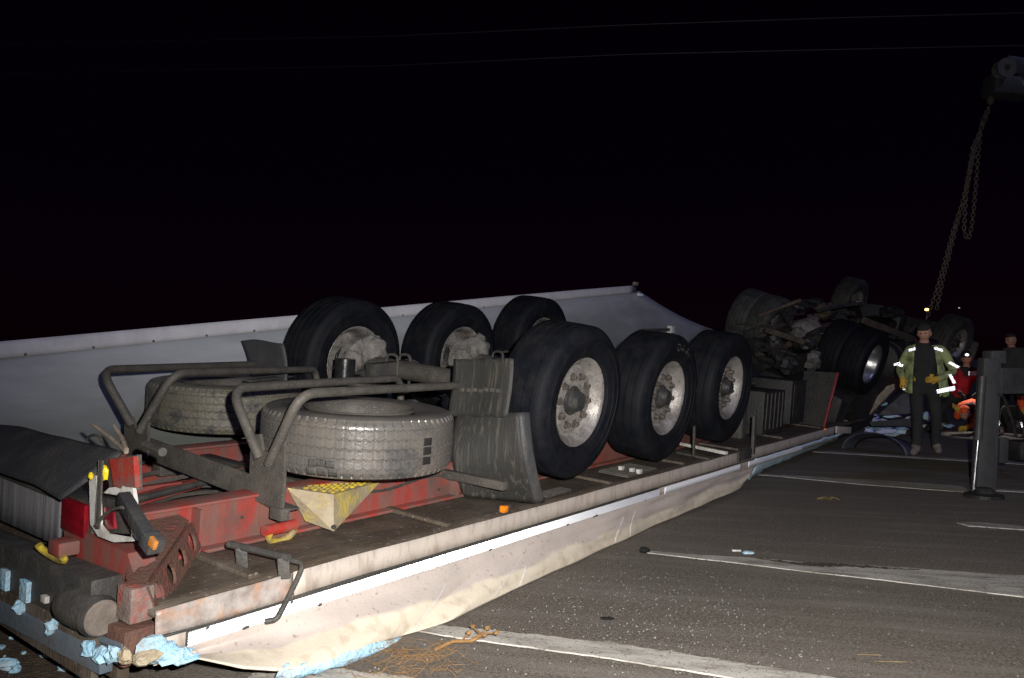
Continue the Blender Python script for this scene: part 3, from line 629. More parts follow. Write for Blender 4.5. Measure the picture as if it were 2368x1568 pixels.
# ---- rear end
FT = [bp(284, 1046, 0, -2.80), bp(150, 1012, 0, -2.79), bp(0, 982, 0, -2.77), bp(-240, 935, 0, -2.74)]
FB = [bp(140, 1157, 0, -2.99), bp(75, 1122, 0, -2.99), bp(0, 1090, 0, -2.99), bp(-260, 985, 0, -2.99)]
def rflap(s_, t):
    p = poly_at(FT, s_).lerp(poly_at(FB, s_), t); e = math.sin(PI * t)
    p.z += .022 * e + wob(p.y * 2, t, 1.5, .012); p.y -= .05 * e * max(0, 1 - 6 * s_); return p
MB().grid(rflap, 30, 14).build('rear_flap', 'flap', TR, solid=.012)
MB().cyl((-2.78, .24, .535), (-2.75, .42, .535), .018, 8).build('flap_rod', 'steel_dusty', TR)
rb = MB().grid(lambda s_, t: (-2.90 - .004 * noise.noise(Vector((s_ * 40, 0, 0))), lerp(.77, 2.3, s_), lerp(.065, .262, t) - .02 * s_), 120, 2).build('rear_board', 'ribbed_white', TR, solid=.012)
MB().bbox((-2.905, 1.7, .275), (.03, 1.85, .03)).build('board_edge', 'steel_dark', TR)
# rear cross beam, red
MB().bbox((-2.72, 1.18, .11), (.06, 1.30, .20)).build('rear_cross_beam', 'red', TR)
MB().poly_slab([(-2.90, .76, .17), (-2.90, .24, .155), (-2.90, .12, .0), (-2.90, .70, -.03)], (.10, 0, 0)).build('rear_gusset', 'red', TR)
# tail lamp cluster
tl = MB().bbox((-2.84, .66, .205), (.10, .24, .17)).build('tail_lamp', 'steel_dark', TR)
MB().bbox((-2.895, .665, .21), (.03, .20, .135)).build('lens', 'red_lens', tl)
bk = MB().poly_slab([bp(u, v, 0, -2.93) for u, v in [(206, 1100), (222, 1100), (226, 1215), (243, 1236), (300, 1246), (306, 1252), (262, 1254), (226, 1240), (208, 1212)]], (.02, 0, 0)).build('lamp_bracket', 'white_plastic', TR)
MB().poly_slab([bp(u, v, 0, -2.90) for u, v in [(252, 1128), (305, 1122), (311, 1160), (310, 1250), (303, 1250), (303, 1180), (298, 1150), (240, 1140)]], (.015, 0, 0)).build('side_plate', 'white_plastic', bk)
MB().poly_slab([bp(u, v, 0, -2.905) for u, v in [(252, 1062), (308, 1056), (313, 1128), (290, 1126), (285, 1118), (278, 1130), (262, 1124), (258, 1095)]], (.02, 0, 0)).build('reflector_plate', 'red_bright', TR)
MB().poly_slab([bp(u, v, 0, -2.88) for u, v in [(238, 1062), (316, 1052), (318, 1134), (256, 1138)]], (.02, 0, 0)).build('reflector_back', 'steel_dusty', TR)
MB().poly_slab([bp(u, v, 0, -2.89) for u, v in [(232, 1150), (300, 1162), (300, 1235), (240, 1232)]], (.03, 0, 0)).build('lamp_housing', 'steel_dark', TR)
MB().poly_slab([bp(u, v, 0, -2.895) for u, v in [(246, 1172), (266, 1176), (271, 1222), (252, 1224)]], (-.012, 0, 0)).build('lens', 'red_lens', TR)
MB().beam(bp(234, 1064, 0, -2.95), bp(226, 1222, 0, -2.96), .006, .030, up=(0, 1, 0)).build('strap', 'steel_dusty', TR)
MB().blob(bp(242, 1094, 0, -2.94), (.012, .022, .030), .3, 3, 10, 8, 4).build('yellow_rag', 'yellow_bright', TR)
MB().blob(bp(210, 1101, 0, -2.96), (.01, .014, .014), .3, 3, 10, 8, 5).build('yellow_rag', 'yellow_bright', TR)
arm = MB().beam(bp(285, 1150, 0, -2.94), bp(352, 1262, 0, -3.0), .045, .05).build('lamp_arm', 'flap', TR)
q = bp(352, 1254, 0, -3.0); MB().bbox(q, (.06, .07, .055), Matrix.Rotation(.4, 3, 'X')).build('arm_end', 'flap', arm)
q = bp(354, 1256, 0, -3.03); MB().bbox(q, (.016, .038, .034), Matrix.Rotation(.4, 3, 'X'), b=.004).build('lens', 'amber_dirty', arm)
MB().tube(bend([bp(222, 1215, 0, -2.98), bp(250, 1180, 0, -2.98), bp(285, 1172, 0, -2.98), bp(305, 1190, 0, -2.95)], .1), .006, 8).build('cable', 'steel_dusty', TR)
for a, b in [((212, 980), (292, 1045)), ((264, 985), (292, 1040))]:
    MB().tube([bp(*a, 0, -2.78), bp((a[0] + b[0]) / 2 + 4, (a[1] + b[1]) / 2, 0, -2.80), bp(*b, 0, -2.83)], [.007, .009, .010], 8).build('splintered_lath', 'pale_wood', TR)
MB().tube([bp(218 + 18 * math.cos(a), 1022 - 16 * math.sin(a), 0, -2.76) for a in [k * PI / 8 for k in range(9)]], .006, 8).build('wire_loop', 'steel_dark', TR)
# underrun beam, roller buffer, corner casting, perforated bracket
MB().beam((-2.98, .22, -.005), (-2.98, 2.4, -.115), .12, .18).build('underrun_beam', 'steel_dark', TR)
tc_ = bp(118, 1276, 0, -3.06)
th = MB().tube([tc_ + Vector((-.02 * math.sin(a), .10 * math.cos(a), .030 * math.sin(a))) for a in [PI * (.95 + 1.1 * k / 12) for k in range(13)]], .014, 10).build('tow_ring', 'yellow', TR)
MB().bbox(bp(148, 1264, 0, -3.03), (.08, .09, .055)).build('ring_lug', 'red', th)
rl = MB().lathe([(0, .001), (0, .066), (.03, .076), (.05, .062), (.10, .076), (.16, .078), (.22, .075), (.22, .001)], (-3.03, .155, -.035), n=28).build('buffer_roller', 'steel_dark', TR)
MB().lathe([(-.006, .001), (-.006, .060), (.0, .066), (.012, .066)], (-3.03, .152, -.035), n=24).build('roller_cap', 'cap_grey', rl)
cc = MB().bbox((-2.94, .095, .02), (.09, .10, .13)).build('corner_casting', 'chipped', TR)
MB().bbox((-2.945, .11, -.125), (.13, .16, .13)).build('corner_post', 'rust', TR)
MB().poly_slab([(-2.94, .05, .085), (-2.94, .17, .085), (-2.74, .50, .19), (-2.52, .52, .19), (-2.52, .44, .18)], (0, 0, -.014)).build('corner_bracket', 'rust', TR)
hw = MB(); Pa, Pb = Vector((-2.93, .045, .080)), Vector((-2.52, .42, .175)); dn = Vector((.05, .0, -.12))
nh = 4
for k in range(nh):     # side web of the bracket with real oval holes
    a0, a1 = Pa.lerp(Pb, k / nh), Pa.lerp(Pb, (k + 1) / nh)
    sq = []; ci = []
    for j in range(24):
        an = 2 * PI * j / 24; cx_, cy_ = math.cos(an), math.sin(an); mx_ = max(abs(cx_), abs(cy_))
        sq.append(a0.lerp(a1, .5 + .5 * cx_ / mx_) + dn * (.5 + .5 * cy_ / mx_)); ci.append(a0.lerp(a1, .5 + .27 * cx_) + dn * (.5 + .36 * cy_))
    hw.add(sq + ci, [(j, (j + 1) % 24, 24 + (j + 1) % 24, 24 + j) for j in range(24)])
hw.build('perforated_web', 'rust', TR, solid=.012, smooth=None)
# lower rear frame with torn foam
MB().bbox((-2.90, 1.32, -.20), (.05, 2.2, .26)).build('crushed_door', 'floor', TR)
MB().bbox((-3.02, 1.25, -.21), (.03, 2.1, .17)).build('buffer_plate', 'floor', TR)
df = MB().beam(bp(246, 1530, 0, -3.02), bp(-170, 1318, 0, -3.02), .05, .085).build('door_frame', 'blue_metal', TR)
MB().beam(bp(285, 1470, 0, -2.99), bp(120, 1405, 0, -2.99), .03, .05).beam(bp(290, 1495, 0, -3.0), bp(150, 1440, 0, -3.0), .03, .025).build('rear_sill', 'blue_metal', TR)
for (u, v, a, b_, m_) in [(11, 1340, .060, .085, 'foam'), (58, 1366, .066, .085, 'foam'), (104, 1385, .038, .028, 'white_plastic'), (150, 1398, .07, .05, 'blue_metal')]:
    MB().bbox(bp(u, v, 0, -3.05), (.02, a, b_), b=.004).build('hazard_plate', m_, TR)
for k, (u, v, sx, m_) in enumerate([(46, 1404, .03, 'foam'), (120, 1450, .028, 'foam'), (205, 1500, .05, 'foam'), (235, 1514, .06, 'foam'), (262, 1512, .04, 'foam'), (290, 1518, .04, 'foam_tan')]):
    MB().chunk(bp(u, v, 0, -3.05), (.05, sx * 1.6, .06), k + 3).build('torn_foam', m_, TR, smooth=None)
for k, (u, v, sx, sz, m_) in enumerate([(350, 1497, .10, .08, 'foam'), (378, 1508, .11, .07, 'foam'), (405, 1516, .12, .05, 'foam'), (430, 1524, .09, .025, 'foam'), (338, 1520, .08, .05, 'foam_tan')]):
    MB().chunk(bp(u, v, 1, -.04 - .02 * k), (sx * 1.2, .06, sz), k + 23, .3).build('torn_foam', m_, TR, smooth=None)
# blue foam edge, partly coloured as if lit violet, along the front part of the near side
FF = [(1729, 1108), (1760, 1090), (1800, 1070), (1850, 1047), (1905, 1022), (1955, 1000)]
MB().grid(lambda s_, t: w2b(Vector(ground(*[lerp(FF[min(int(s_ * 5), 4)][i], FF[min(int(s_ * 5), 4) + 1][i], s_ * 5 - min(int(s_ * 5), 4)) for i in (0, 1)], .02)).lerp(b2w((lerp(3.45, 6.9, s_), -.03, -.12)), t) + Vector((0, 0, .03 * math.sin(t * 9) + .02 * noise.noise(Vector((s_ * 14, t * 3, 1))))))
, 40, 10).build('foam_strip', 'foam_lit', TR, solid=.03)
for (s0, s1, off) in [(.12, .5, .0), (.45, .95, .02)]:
    MB().grid(lambda s_, t: w2b(Vector(ground(*[lerp(FF[0][i], FF[5][i], lerp(s0, s1, s_)) for i in (0, 1)], .05 + off)) + Vector((-.10 + .05 * t, -.02, .05 * t + .01 * math.sin(s_ * 20)))), 20, 3).build('foam_strip', 'foam_violet_lit', TR, solid=.02)
# crushed body below the floor (far side and front)
MB().bbox((2.6, 1.5, -.12), (11.2, 1.9, .16)).build('crushed_body', 'steel_dark', TR)

# ================================================================== things resting in the trailer's underside
def spare(mw, mname, label):
    t = empty('spare_tyre', mw, label=label, category='spare tyre', group='spare tyres in the carrier')
    N = 66 * 8; ys = [-.135 + .27 * j / 60 for j in range(61)]
    V = []; F = []
    prof_in = [(-.130, .292), (-.145, .335), (-.158, .40), (-.157, .45), (-.150, .480), (-.143, .494)]
    prof = prof_in + [(y, None) for y in ys] + [(-y, r) for y, r in reversed(prof_in)]
    m_ = len(prof)
    for k in range(N):
        a = 2 * PI * k / N; ph = (k % 8) / 8
        zz = .0045 * (abs(ph - .5) * 4 - 1)
        for (y, r) in prof:
            if r is None:
                r = .515 - .016 * max(0, (abs(y) - .10) / .035) ** 2
                for yc in (-.095, -.048, 0, .048, .095):
                    if abs(y - yc - zz) < .0024: r -= .006
                if k % 8 == 0: r -= .0016
                if abs(y) > .118 and k % 8 in (0, 1): r -= .007
            V.append((r * math.cos(a), y, r * math.sin(a)))
    for k in range(N):
        k2 = (k + 1) % N
        for j in range(m_ - 1): F.append((k * m_ + j, k * m_ + j + 1, k2 * m_ + j + 1, k2 * m_ + j))
    MB().add(V, F).build('tyre', mname, t, smooth=30)
    rim_mesh().build('rim', 'steel_dusty', t, smooth=40)
    return t
def spare_m(c, a, tx=0.0): return mtx(RB, OB) @ mtx(Matrix.Rotation(tx, 3, 'Y') @ Matrix.Rotation(PI / 2, 3, 'X') @ Matrix.Rotation(a, 3, 'Y'), c)
sp_c = bdep(829, 1004, 4.36); sp_m = spare_m(sp_c, .3)
sp_o = spare(sp_m, 'spare_rubber', 'worn grey spare tyre lying flat in the near carrier beside the mudguard')
spare(spare_m(bdep(522, 931, 5.6), 1.1), 'spare_rubber_dusty', 'mud caked spare tyre lying flat in the far carrier against the white wall')
vh = CB - sp_c; vh.z = 0; vh.normalize(); rh = Vector((vh.y, -vh.x, 0)) * -1
if rh.dot(RBT @ Vector((1, 0, 0))) < 0: rh = -rh
def tread_patch(ang, z, w, h, m_):
    inv = sp_m.inverted() @ mtx(RB, OB); mb = MB()
    def fn(a, b):
        an = ang + (a - .5) * w / .515; r = .5168 - .016 * max(0, (abs(z + (b - .5) * h) - .10) / .035) ** 2 + .0012 * noise.noise(Vector((a * 6, b * 6, z * 50)))
        return inv @ (sp_c + (vh * math.cos(an) + rh * math.sin(an)) * r + Vector((0, 0, z + (b - .5) * h)))
    mb.grid(fn, 6, 3).build('tread_block', m_, sp_o, solid=.003)
for z in (.035, -.012, -.062): tread_patch(.74, z, .055, .038, 'dark_chunk')
for k, z in [(-.42, -.075), (-.34, -.07), (-.25, -.075), (-.44, -.118), (-.33, -.118), (-.22, -.118)]: tread_patch(k, z, .045, .036, 'steel_dark')
# wheel chock
T1, T2, Mf, Ap, Lb, B2 = bp(664, 1128, 1, .50), bp(880, 1114, 1, .50), bp(772, 1144, 1, .36), bp(772, 1229, 1, .34), bp(706, 1205, 1, .47), bp(800, 1190, 1, .50)
ck = MB().add([T1, T2, Mf, Ap, Lb, B2], [(0, 2, 1), (0, 4, 3, 2), (2, 3, 1), (0, 1, 5, 4), (4, 5, 3), (3, 5, 1)])
me_w = mtx(RB, OB)
cko = ck.build('wheel_chock', 'yellow_dirty', smooth=None, label='dirty yellow wheel chock with ribbed top hanging on the red near beam', category='wheel chock')
cko.matrix_world = me_w
tp_ = MB()
ex, ey = (T2 - T1), (Mf - (T1 + T2) / 2)
for i in range(15):
    for j in range(5):
        s_ = (i + .5 + .5 * (j % 2)) / 15.5; t = (j + .4) / 5.2
        if t > min(s_ / .5, (1 - s_) / .5) * .95 - .06 or s_ < .22 and j == 0: continue
        c = T1 + ex * s_ + ey * t + Vector((0, 0, .006))
        tp_ = MB().bbox(c, (.020, .018, .012), b=.003); tp_.build('tooth', 'yellow', cko)
MB().cyl(Ap + Vector((0, -.006, .022)), Ap + Vector((0, .02, .022)), .012, 12).build('eyelet', 'steel_dark', cko)

# ================================================================== OVERTURNED TRACTOR UNIT (local: x forward, y to the far side, z up = its underside)
NR, FR, NF, FFr = wdep(1994, 835, 11.8), wdep(1735, 740, 13.3), wdep(2197, 790, 15.0), wdep(1962, 700, 16.0)
Ot = (NR + FR) / 2; fx = ((NF + FFr) / 2 - Ot); WB = fx.length; fx.normalize()
fy = (FR - NR); fy = (fy - fx * fy.dot(fx)).normalized(); fz = fx.cross(fy)
RTR = Matrix((fx, fy, fz)).transposed()
TC = empty('overturned_tractor_unit', mtx(RTR, Ot), label='overturned truck tractor unit lying wheels up ahead of the trailer', category='truck')
def tl_(P): return RTR.transposed() @ (Vector(P) - Ot)
hNR, hFR, hNF, hFF = tl_(NR), tl_(FR), tl_(NF), tl_(FFr)
Rz = Matrix.Rotation(PI, 3, 'Z')
M['tractor_tyre'] = mat('tractor_tyre', (.030, .031, .032), (.055, .053, .05), scale=7, rough=.6, bump=.2)
def dual(c, sgn):
    a = make_wheel(TC, mtx(Matrix.Identity(3) if sgn < 0 else Rz, c), 'rubber' if sgn < 0 else 'tractor_tyre', 'rim_bright', disc=.06, nuts=0)
    b = copy_wheel(a, TC, mtx(Matrix.Identity(3) if sgn > 0 else Rz, c + Vector((0, -.34 * sgn, 0)))); return a
dual(hNR, -1); dual(hFR, 1)
fw_ = make_wheel(TC, mtx(Matrix.Rotation(-.18, 3, 'Z'), hNF), 'tractor_tyre', 'rim'); copy_wheel(fw_, TC, mtx(Rz, hFF))
for y in (-.40, .40):
    r = MB().bbox((WB / 2 + .1, y, -.17), (WB + 2.4, .07, .26)).build('frame_rail', 'truck_dark', TC)
    MB().bbox((WB / 2 + 1.2, y + (-.05 if y < 0 else .05), -.03), (WB - .6, .05, .03)).build('rail_edge', 'truck_rusty', r)
axh = MB().tube([hNR.lerp(hFR, .12), hNR.lerp(hFR, .35), hNR.lerp(hFR, .5), hNR.lerp(hFR, .65), hNR.lerp(hFR, .88)], [.09, .11, .2, .11, .09], 18).build('rear_axle', 'truck_dark', TC)
MB().blob((.12, .02, .06), (.30, .27, .26), .12, 2, 20, 14, 2).build('differential', 'dust_grey', axh)
MB().lathe([(-.09, .08), (-.09, .2), (.06, .2), (.06, .1)], hFR + Vector((0, -.45, 0)), n=24).build('brake_drum', 'truck_dark', axh)
MB().lathe([(-.12, .001), (-.11, .09), (0, .1), (.1, .09), (.11, .001)], (-.15, .55, .12), n=18).build('brake_chamber', 'truck_grey', axh)
MB().lathe([(-.12, .001), (-.11, .09), (0, .1), (.1, .09), (.11, .001)], (-.15, -.35, .10), n=18).build('brake_chamber', 'truck_dark', axh)
MB().cyl((.4, 0, .02), (WB - 1.6, .0, -.08), .065, 14).build('drive_shaft', 'truck_rusty', TC)
gb = MB().bbox((WB - 1.15, 0, -.08), (.95, .46, .42), b=.05).bbox((WB - .5, 0, -.02), (.5, .56, .5), b=.08).build('gearbox', 'truck_dark', TC)
MB().bbox((WB + .35, 0, -.16), (1.1, .62, .36), b=.06).build('oil_sump', 'truck_dark', TC)
MB().tube([hNF.lerp(hFF, .08), hNF.lerp(hFF, .25) + Vector((0, 0, -.06)), hNF.lerp(hFF, .75) + Vector((0, 0, -.06)), hNF.lerp(hFF, .92)], .07, 12).build('front_axle', 'truck_dark', TC)
for y in (-.42, .42):
    for x0 in (0, WB):
        MB().tube([(x0 - .75, y, -.10), (x0 - .3, y, .06), (x0, y, .10), (x0 + .3, y, .06), (x0 + .75, y, -.10)], .045, 8).build('leaf_spring', 'truck_rusty', TC)
tk = MB().lathe([(-.62, .001), (-.62, .27), (-.6, .30), (.6, .30), (.62, .27), (.62, .001)], (1.85, -.80, -.22), Matrix.Rotation(PI / 2, 3, 'Z'), n=30).build('fuel_tank', 'truck_dark', TC)
for dx in (-.35, .35): MB().lathe([(-.02, .302), (-.02, .312), (.02, .312), (.02, .302)], (1.85 + dx, -.80, -.22), Matrix.Rotation(PI / 2, 3, 'Z'), n=24).build('tank_strap', 'truck_rusty', tk)
MB().lathe([(-.4, .001), (-.38, .13), (.38, .13), (.4, .001)], (1.55, .78, -.15), Matrix.Rotation(PI / 2, 3, 'Z'), n=20).build('air_tank', 'truck_grey', TC)
MB().lathe([(-.4, .001), (-.38, .11), (.38, .11), (.4, .001)], (.95, .1, -.05), Matrix.Rotation(.3, 3, 'Z'), n=20).build('air_tank', 'truck_dark', TC)
MB().bbox((2.9, -.82, -.18), (.55, .5, .45)).build('battery_box', 'truck_dark', TC)
MB().tube(bend([(WB - .2, .45, .02), (WB - 1.0, .62, .05), (2.3, .66, .03), (2.1, .9, -.05)], .15), .055, 12).build('exhaust_pipe', 'truck_rusty', TC)
for x in (-.75, .75, 1.6, 2.7, WB + .7): MB().bbox((x, 0, -.15), (.09, .74, .16)).build('cross_member', 'truck_dark', TC)
# rusty side strip along the near rail seen above the worker
MB().beam(tl_(wdep(1995, 740, 12.6)), tl_(wdep(2128, 790, 13.6)), .05, .10).build('step_rail', 'truck_rusty', TC)
MB().poly_slab([tl_(wdep(u, v, 15.0)) for u, v in [(1985, 700), (2040, 706), (2110, 735), (2170, 745), (2160, 780), (2000, 745)]], (.6, .6, -.2)).build('wheel_arch', 'truck_dark', TC)
cr = random.Random(21)
def tpix(u, v, d): return tl_(wdep(u, v, d))
for (u, v, d, sz, m_, nm) in [(1790, 742, 12.9, (.35, .25, .3), 'truck_dark', 'axle_bracket'), (1822, 722, 13.4, (.45, .3, .25), 'truck_dark', 'spring_bracket'), (1850, 706, 13.8, (.5, .3, .22), 'truck_dark', 'valve_block'), (1885, 702, 14.2, (.5, .35, .2), 'truck_dark', 'gearbox_housing'), (1905, 720, 13.8, (.4, .3, .3), 'truck_rusty', 'pipe_clamp'),
        (1940, 735, 13.8, (.35, .3, .2), 'truck_dark', 'cross_plate'), (1880, 745, 12.8, (.25, .22, .2), 'truck_grey', 'pump_body'), (1845, 775, 12.0, (.2, .2, .25), 'truck_grey', 'valve_body'), (1870, 795, 11.8, (.3, .25, .2), 'truck_dark', 'reservoir'), (1790, 800, 11.6, (.3, .25, .28), 'truck_dark', 'reservoir'), (1820, 840, 11.2, (.35, .3, .3), 'truck_dark', 'fuel_filter'), (1880, 835, 11.2, (.25, .2, .3), 'truck_grey', 'bracket'),
        (1975, 690, 15.6, (.2, .15, .2), 'truck_grey', 'hub_flange'), (2060, 722, 14.5, (.9, .3, .2), 'truck_dark', 'side_sill'), (2020, 760, 13.0, (.4, .3, .2), 'truck_dark', 'step_box'), (2090, 800, 13.5, (.5, .4, .35), 'truck_dark', 'bumper_corner'), (2150, 850, 13.6, (.4, .3, .3), 'truck_dark', 'cab_corner')]:
    MB().blob(tpix(u, v, d), (sz[0] / 2, sz[1] / 2, sz[2] / 2), .55, 3.0, 12, 9, u * .01).build(nm, m_, TC, smooth=20)
for k in range(16):
    u, v, d = cr.uniform(1770, 2000), cr.uniform(705, 850), cr.uniform(11.6, 13.6); p = tpix(u, v, d)
    P_ = [p + Vector((cr.uniform(-.5, .5), cr.uniform(-.4, .4), cr.uniform(-.2, .2))), p, p + Vector((cr.uniform(-.5, .5), cr.uniform(-.4, .4), cr.uniform(-.2, .2)))]
    MB().tube(bend(P_, .12), cr.choice([.012, .02, .03, .045]), 7).build(cr.choice(['hose', 'pipe', 'rod']), cr.choice(['truck_dark', 'truck_dark', 'truck_dark', 'truck_rusty']), TC)
# flattened cab
cab = MB().bbox((WB + .35, 0, -.72), (1.9, 2.3, .75), b=.12).build('crushed_cab', 'truck_dark', TC)
MB().bbox((WB + 1.36, 0, -.35), (.14, 2.35, .35), b=.05).build('bumper', 'truck_grey', TC)
MB().bbox((.1, 0, -.42), (1.0, .95, .10), b=.03).build('fifth_wheel_plate', 'truck_dark', TC)
MB().bbox((1.6, 0, -.62), (2.8, 2.0, .45), b=.1).build('crushed_cowl', 'truck_dark', TC)
MB().bbox((-.2, -.55, -.75), (1.6, 1.3, .7), b=.1).build('mudguard', 'truck_dark', TC)

# ================================================================== debris between the wreck and the workers
def slab(name, pts, d, off, m_, label, cat, group=None):
    o = MB().poly_slab([wdep(u, v, d) if not isinstance(d, (list, tuple)) else wdep(u, v, dd) for (u, v), dd in zip(pts, d if isinstance(d, (list, tuple)) else [d] * len(pts))], off).build(name, m_, smooth=None, label=label, category=cat)
    if group: o['group'] = group
    return o
slab('crumpled_panel', [(2030, 960), (2095, 900), (2130, 875), (2130, 955)], [11.9, 12.3, 12.4, 12.1], (.02, .03, -.01), 'truck_grey', 'grey triangular sheet metal leaning on the debris behind the standing worker', 'panel')
slab('torn_beam', [(1990, 955), (2040, 905), (2062, 890), (2070, 897), (2050, 918), (2005, 965)], 12.2, (.05, .08, -.02), 'pale_wood', 'pale torn beam pointing up from the debris beneath the tractor', 'beam')
slab('torn_beam', [(2030, 925), (2050, 893), (2068, 888), (2066, 900), (2040, 930)], 12.6, (.05, .08, -.02), 'foam_tan', 'short splintered board end beside the near rear tractor wheel', 'board')
slab('crumpled_panel', [(2010, 975), (2100, 968), (2130, 962), (2135, 1000), (2098, 985), (2015, 985)], 11.9, (.03, .1, -.02), 'crane_grey', 'dark flattened metal strip lying across the blue foam debris', 'panel')
shards = [(1985, 950, .10, 'foam_tan'), (2003, 952, .18, 'foam_lit'), (2062, 962, .12, 'foam_lit'), (2100, 972, .14, 'white_plastic'), (2115, 945, .10, 'white_plastic'), (2040, 978, .16, 'foam_violet_lit'), (2070, 1000, .14, 'foam_lit'), (2010, 998, .13, 'foam_violet_lit'), (2140, 960, .12, 'foam_lit'), (2085, 950, .10, 'pale_wood'), (1962, 995, .10, 'foam_lit'), (1990, 962, .16, 'foam_violet_lit'), (2012, 968, .22, 'foam_violet_lit'), (1975, 985, .12, 'foam'), (2000, 985, .10, 'foam_tan'), (2030, 990, .12, 'foam'), (2055, 988, .10, 'foam'), (2048, 996, .16, 'foam_violet_lit'), (2090, 990, .10, 'foam'), (2110, 985, .09, 'foam_violet_lit'), (2128, 985, .09, 'white_plastic'), (2075, 975, .08, 'pale_wood'), (2020, 945, .08, 'foam_tan'), (2045, 935, .06, 'foam'), (2160, 975, .12, 'white_plastic'), (2160, 990, .10, 'blue_metal'), (2195, 985, .09, 'foam')]
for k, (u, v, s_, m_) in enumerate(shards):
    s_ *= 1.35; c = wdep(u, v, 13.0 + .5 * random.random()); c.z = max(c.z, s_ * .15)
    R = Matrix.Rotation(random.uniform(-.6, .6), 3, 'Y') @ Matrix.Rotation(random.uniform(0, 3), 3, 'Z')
    nm = {'foam_lit': 'bright pale blue', 'foam_violet_lit': 'violet lit', 'foam': 'light blue', 'foam_tan': 'tan', 'white_plastic': 'white', 'pale_wood': 'pale brown', 'blue_metal': 'dull blue'}[m_]
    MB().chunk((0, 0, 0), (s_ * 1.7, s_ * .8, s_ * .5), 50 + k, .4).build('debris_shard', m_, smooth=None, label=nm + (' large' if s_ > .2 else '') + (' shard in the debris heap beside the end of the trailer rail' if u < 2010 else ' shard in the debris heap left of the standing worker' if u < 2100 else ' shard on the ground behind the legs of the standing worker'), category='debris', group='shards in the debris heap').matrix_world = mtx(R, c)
# fender arch on the road
ga, gb_ = ground(1945, 1040), ground(2092, 1056); mid = (ga + gb_) / 2; ax_ = (gb_ - ga) / 2; dep_ = Vector((ax_.y, -ax_.x, 0)).normalized()
def arch(s_, t):
    a = PI * s_; return mid - ax_ * math.cos(a) + Vector((0, 0, (.27 - .07 * t) * math.sin(a) + .012)) + dep_ * (-.02 - .34 * t)
MB().grid(arch, 32, 6).build('torn_fender', 'fender_blue', solid=.014, label='dark curved truck fender standing as an arch on the road line', category='fender')

# ================================================================== CRANE TRUCK at the right edge
F0 = ground(2275, 1150)
CR = empty('recovery_crane', Matrix.Translation(F0), label='recovery crane with dark stabiliser leg on the road and boom head above', category='crane')
def cl(P): return Vector(P) - F0
def cw(u, v, d): return wdep(u, v, d) - F0
DP = 7.72
MB().beam(cw(2268, 1148, DP), cw(2286, 828, DP), .12, .15, up=(1, 0, 0), b=.015).build('stabiliser_column', 'crane_grey', CR)
MB().beam(cw(2283, 1150, DP + .12), cw(2296, 840, DP + .12), .10, .12, up=(1, 0, 0), b=.015).build('stabiliser_sleeve', 'crane_grey', CR)
MB().bbox(cw(2299, 826, DP + .05), (.15, .16, .13), b=.02).build('column_head', 'crane_grey', CR)
MB().cyl(cw(2251, 1136, DP - .10), cw(2262, 1018, DP - .10), .016, 16).build('piston_rod', 'chrome', CR)
MB().cyl(cw(2262, 1018, DP - .10), cw(2272, 870, DP - .10), .035, 16).build('hydraulic_cylinder', 'crane_grey', CR)
MB().lathe([(-.001, .001), (0, .17), (.03, .17), (.045, .10), (.09, .07), (.09, .001)], (0, .0, 0), Matrix.Rotation(PI / 2, 3, 'X'), n=28).build('foot_plate', 'truck_dark', CR)
MB().beam(cw(2300, 880, DP + .1), cw(2460, 880, DP + .5), .16, .26, b=.02).build('outrigger_beam', 'crane_grey', CR)
MB().bbox(cw(2460, 860, DP + 1.2), (.9, .8, .55), b=.03).build('truck_bed_box', 'crane_grey', CR)
MB().beam(cw(2318, 1070, DP + .6), cw(2320, 1012, DP + .6), .05, .09, up=(1, 0, 0)).build('support_pad', 'crane_grey', CR)
MB().bbox(cw(2380, 1040, DP + 1.0), (.38, .3, .20), b=.02).build('step_box', 'truck_dark', CR)
MB().tube(bend([cw(2295, 905, DP), cw(2320, 915, DP), cw(2340, 970, DP + .1), cw(2350, 1010, DP + .2)], .1), .014, 8).build('hydraulic_hose', 'truck_dark', CR)
DB = 13.4
hd = MB().bbox(cw(2335, 205, DB), (.62, .40, .30), Matrix.Rotation(.1, 3, 'Y'), b=.05).build('boom_head', 'crane_grey', CR)
MB().bbox(cw(2296, 198, DB), (.16, .42, .36), Matrix.Rotation(.1, 3, 'Y'), b=.05).build('head_cheek', 'crane_grey', hd)
MB().bbox(cw(2345, 160, DB), (.48, .36, .30), Matrix.Rotation(.15, 3, 'Y'), b=.05).build('sheave_guard', 'crane_grey', hd)
MB().lathe([(-.08, .05), (-.08, .16), (-.03, .13), (.03, .13), (.08, .16), (.08, .05)], cw(2322, 160, DB - .25), n=24).build('sheave', 'truck_grey', hd)
MB().tube([cw(2350, 195, DB), cw(2700, 210, DB - 1.0), cw(3300, 420, 11), cw(3700, 900, 10)], [.20, .22, .25, .30], 8).build('boom', 'crane_grey', CR)
MB().blob(cw(2290, 232, DB), (.06, .06, .08), .3, 2, 12, 8, 3).build('hook_block', 'truck_rusty', CR)
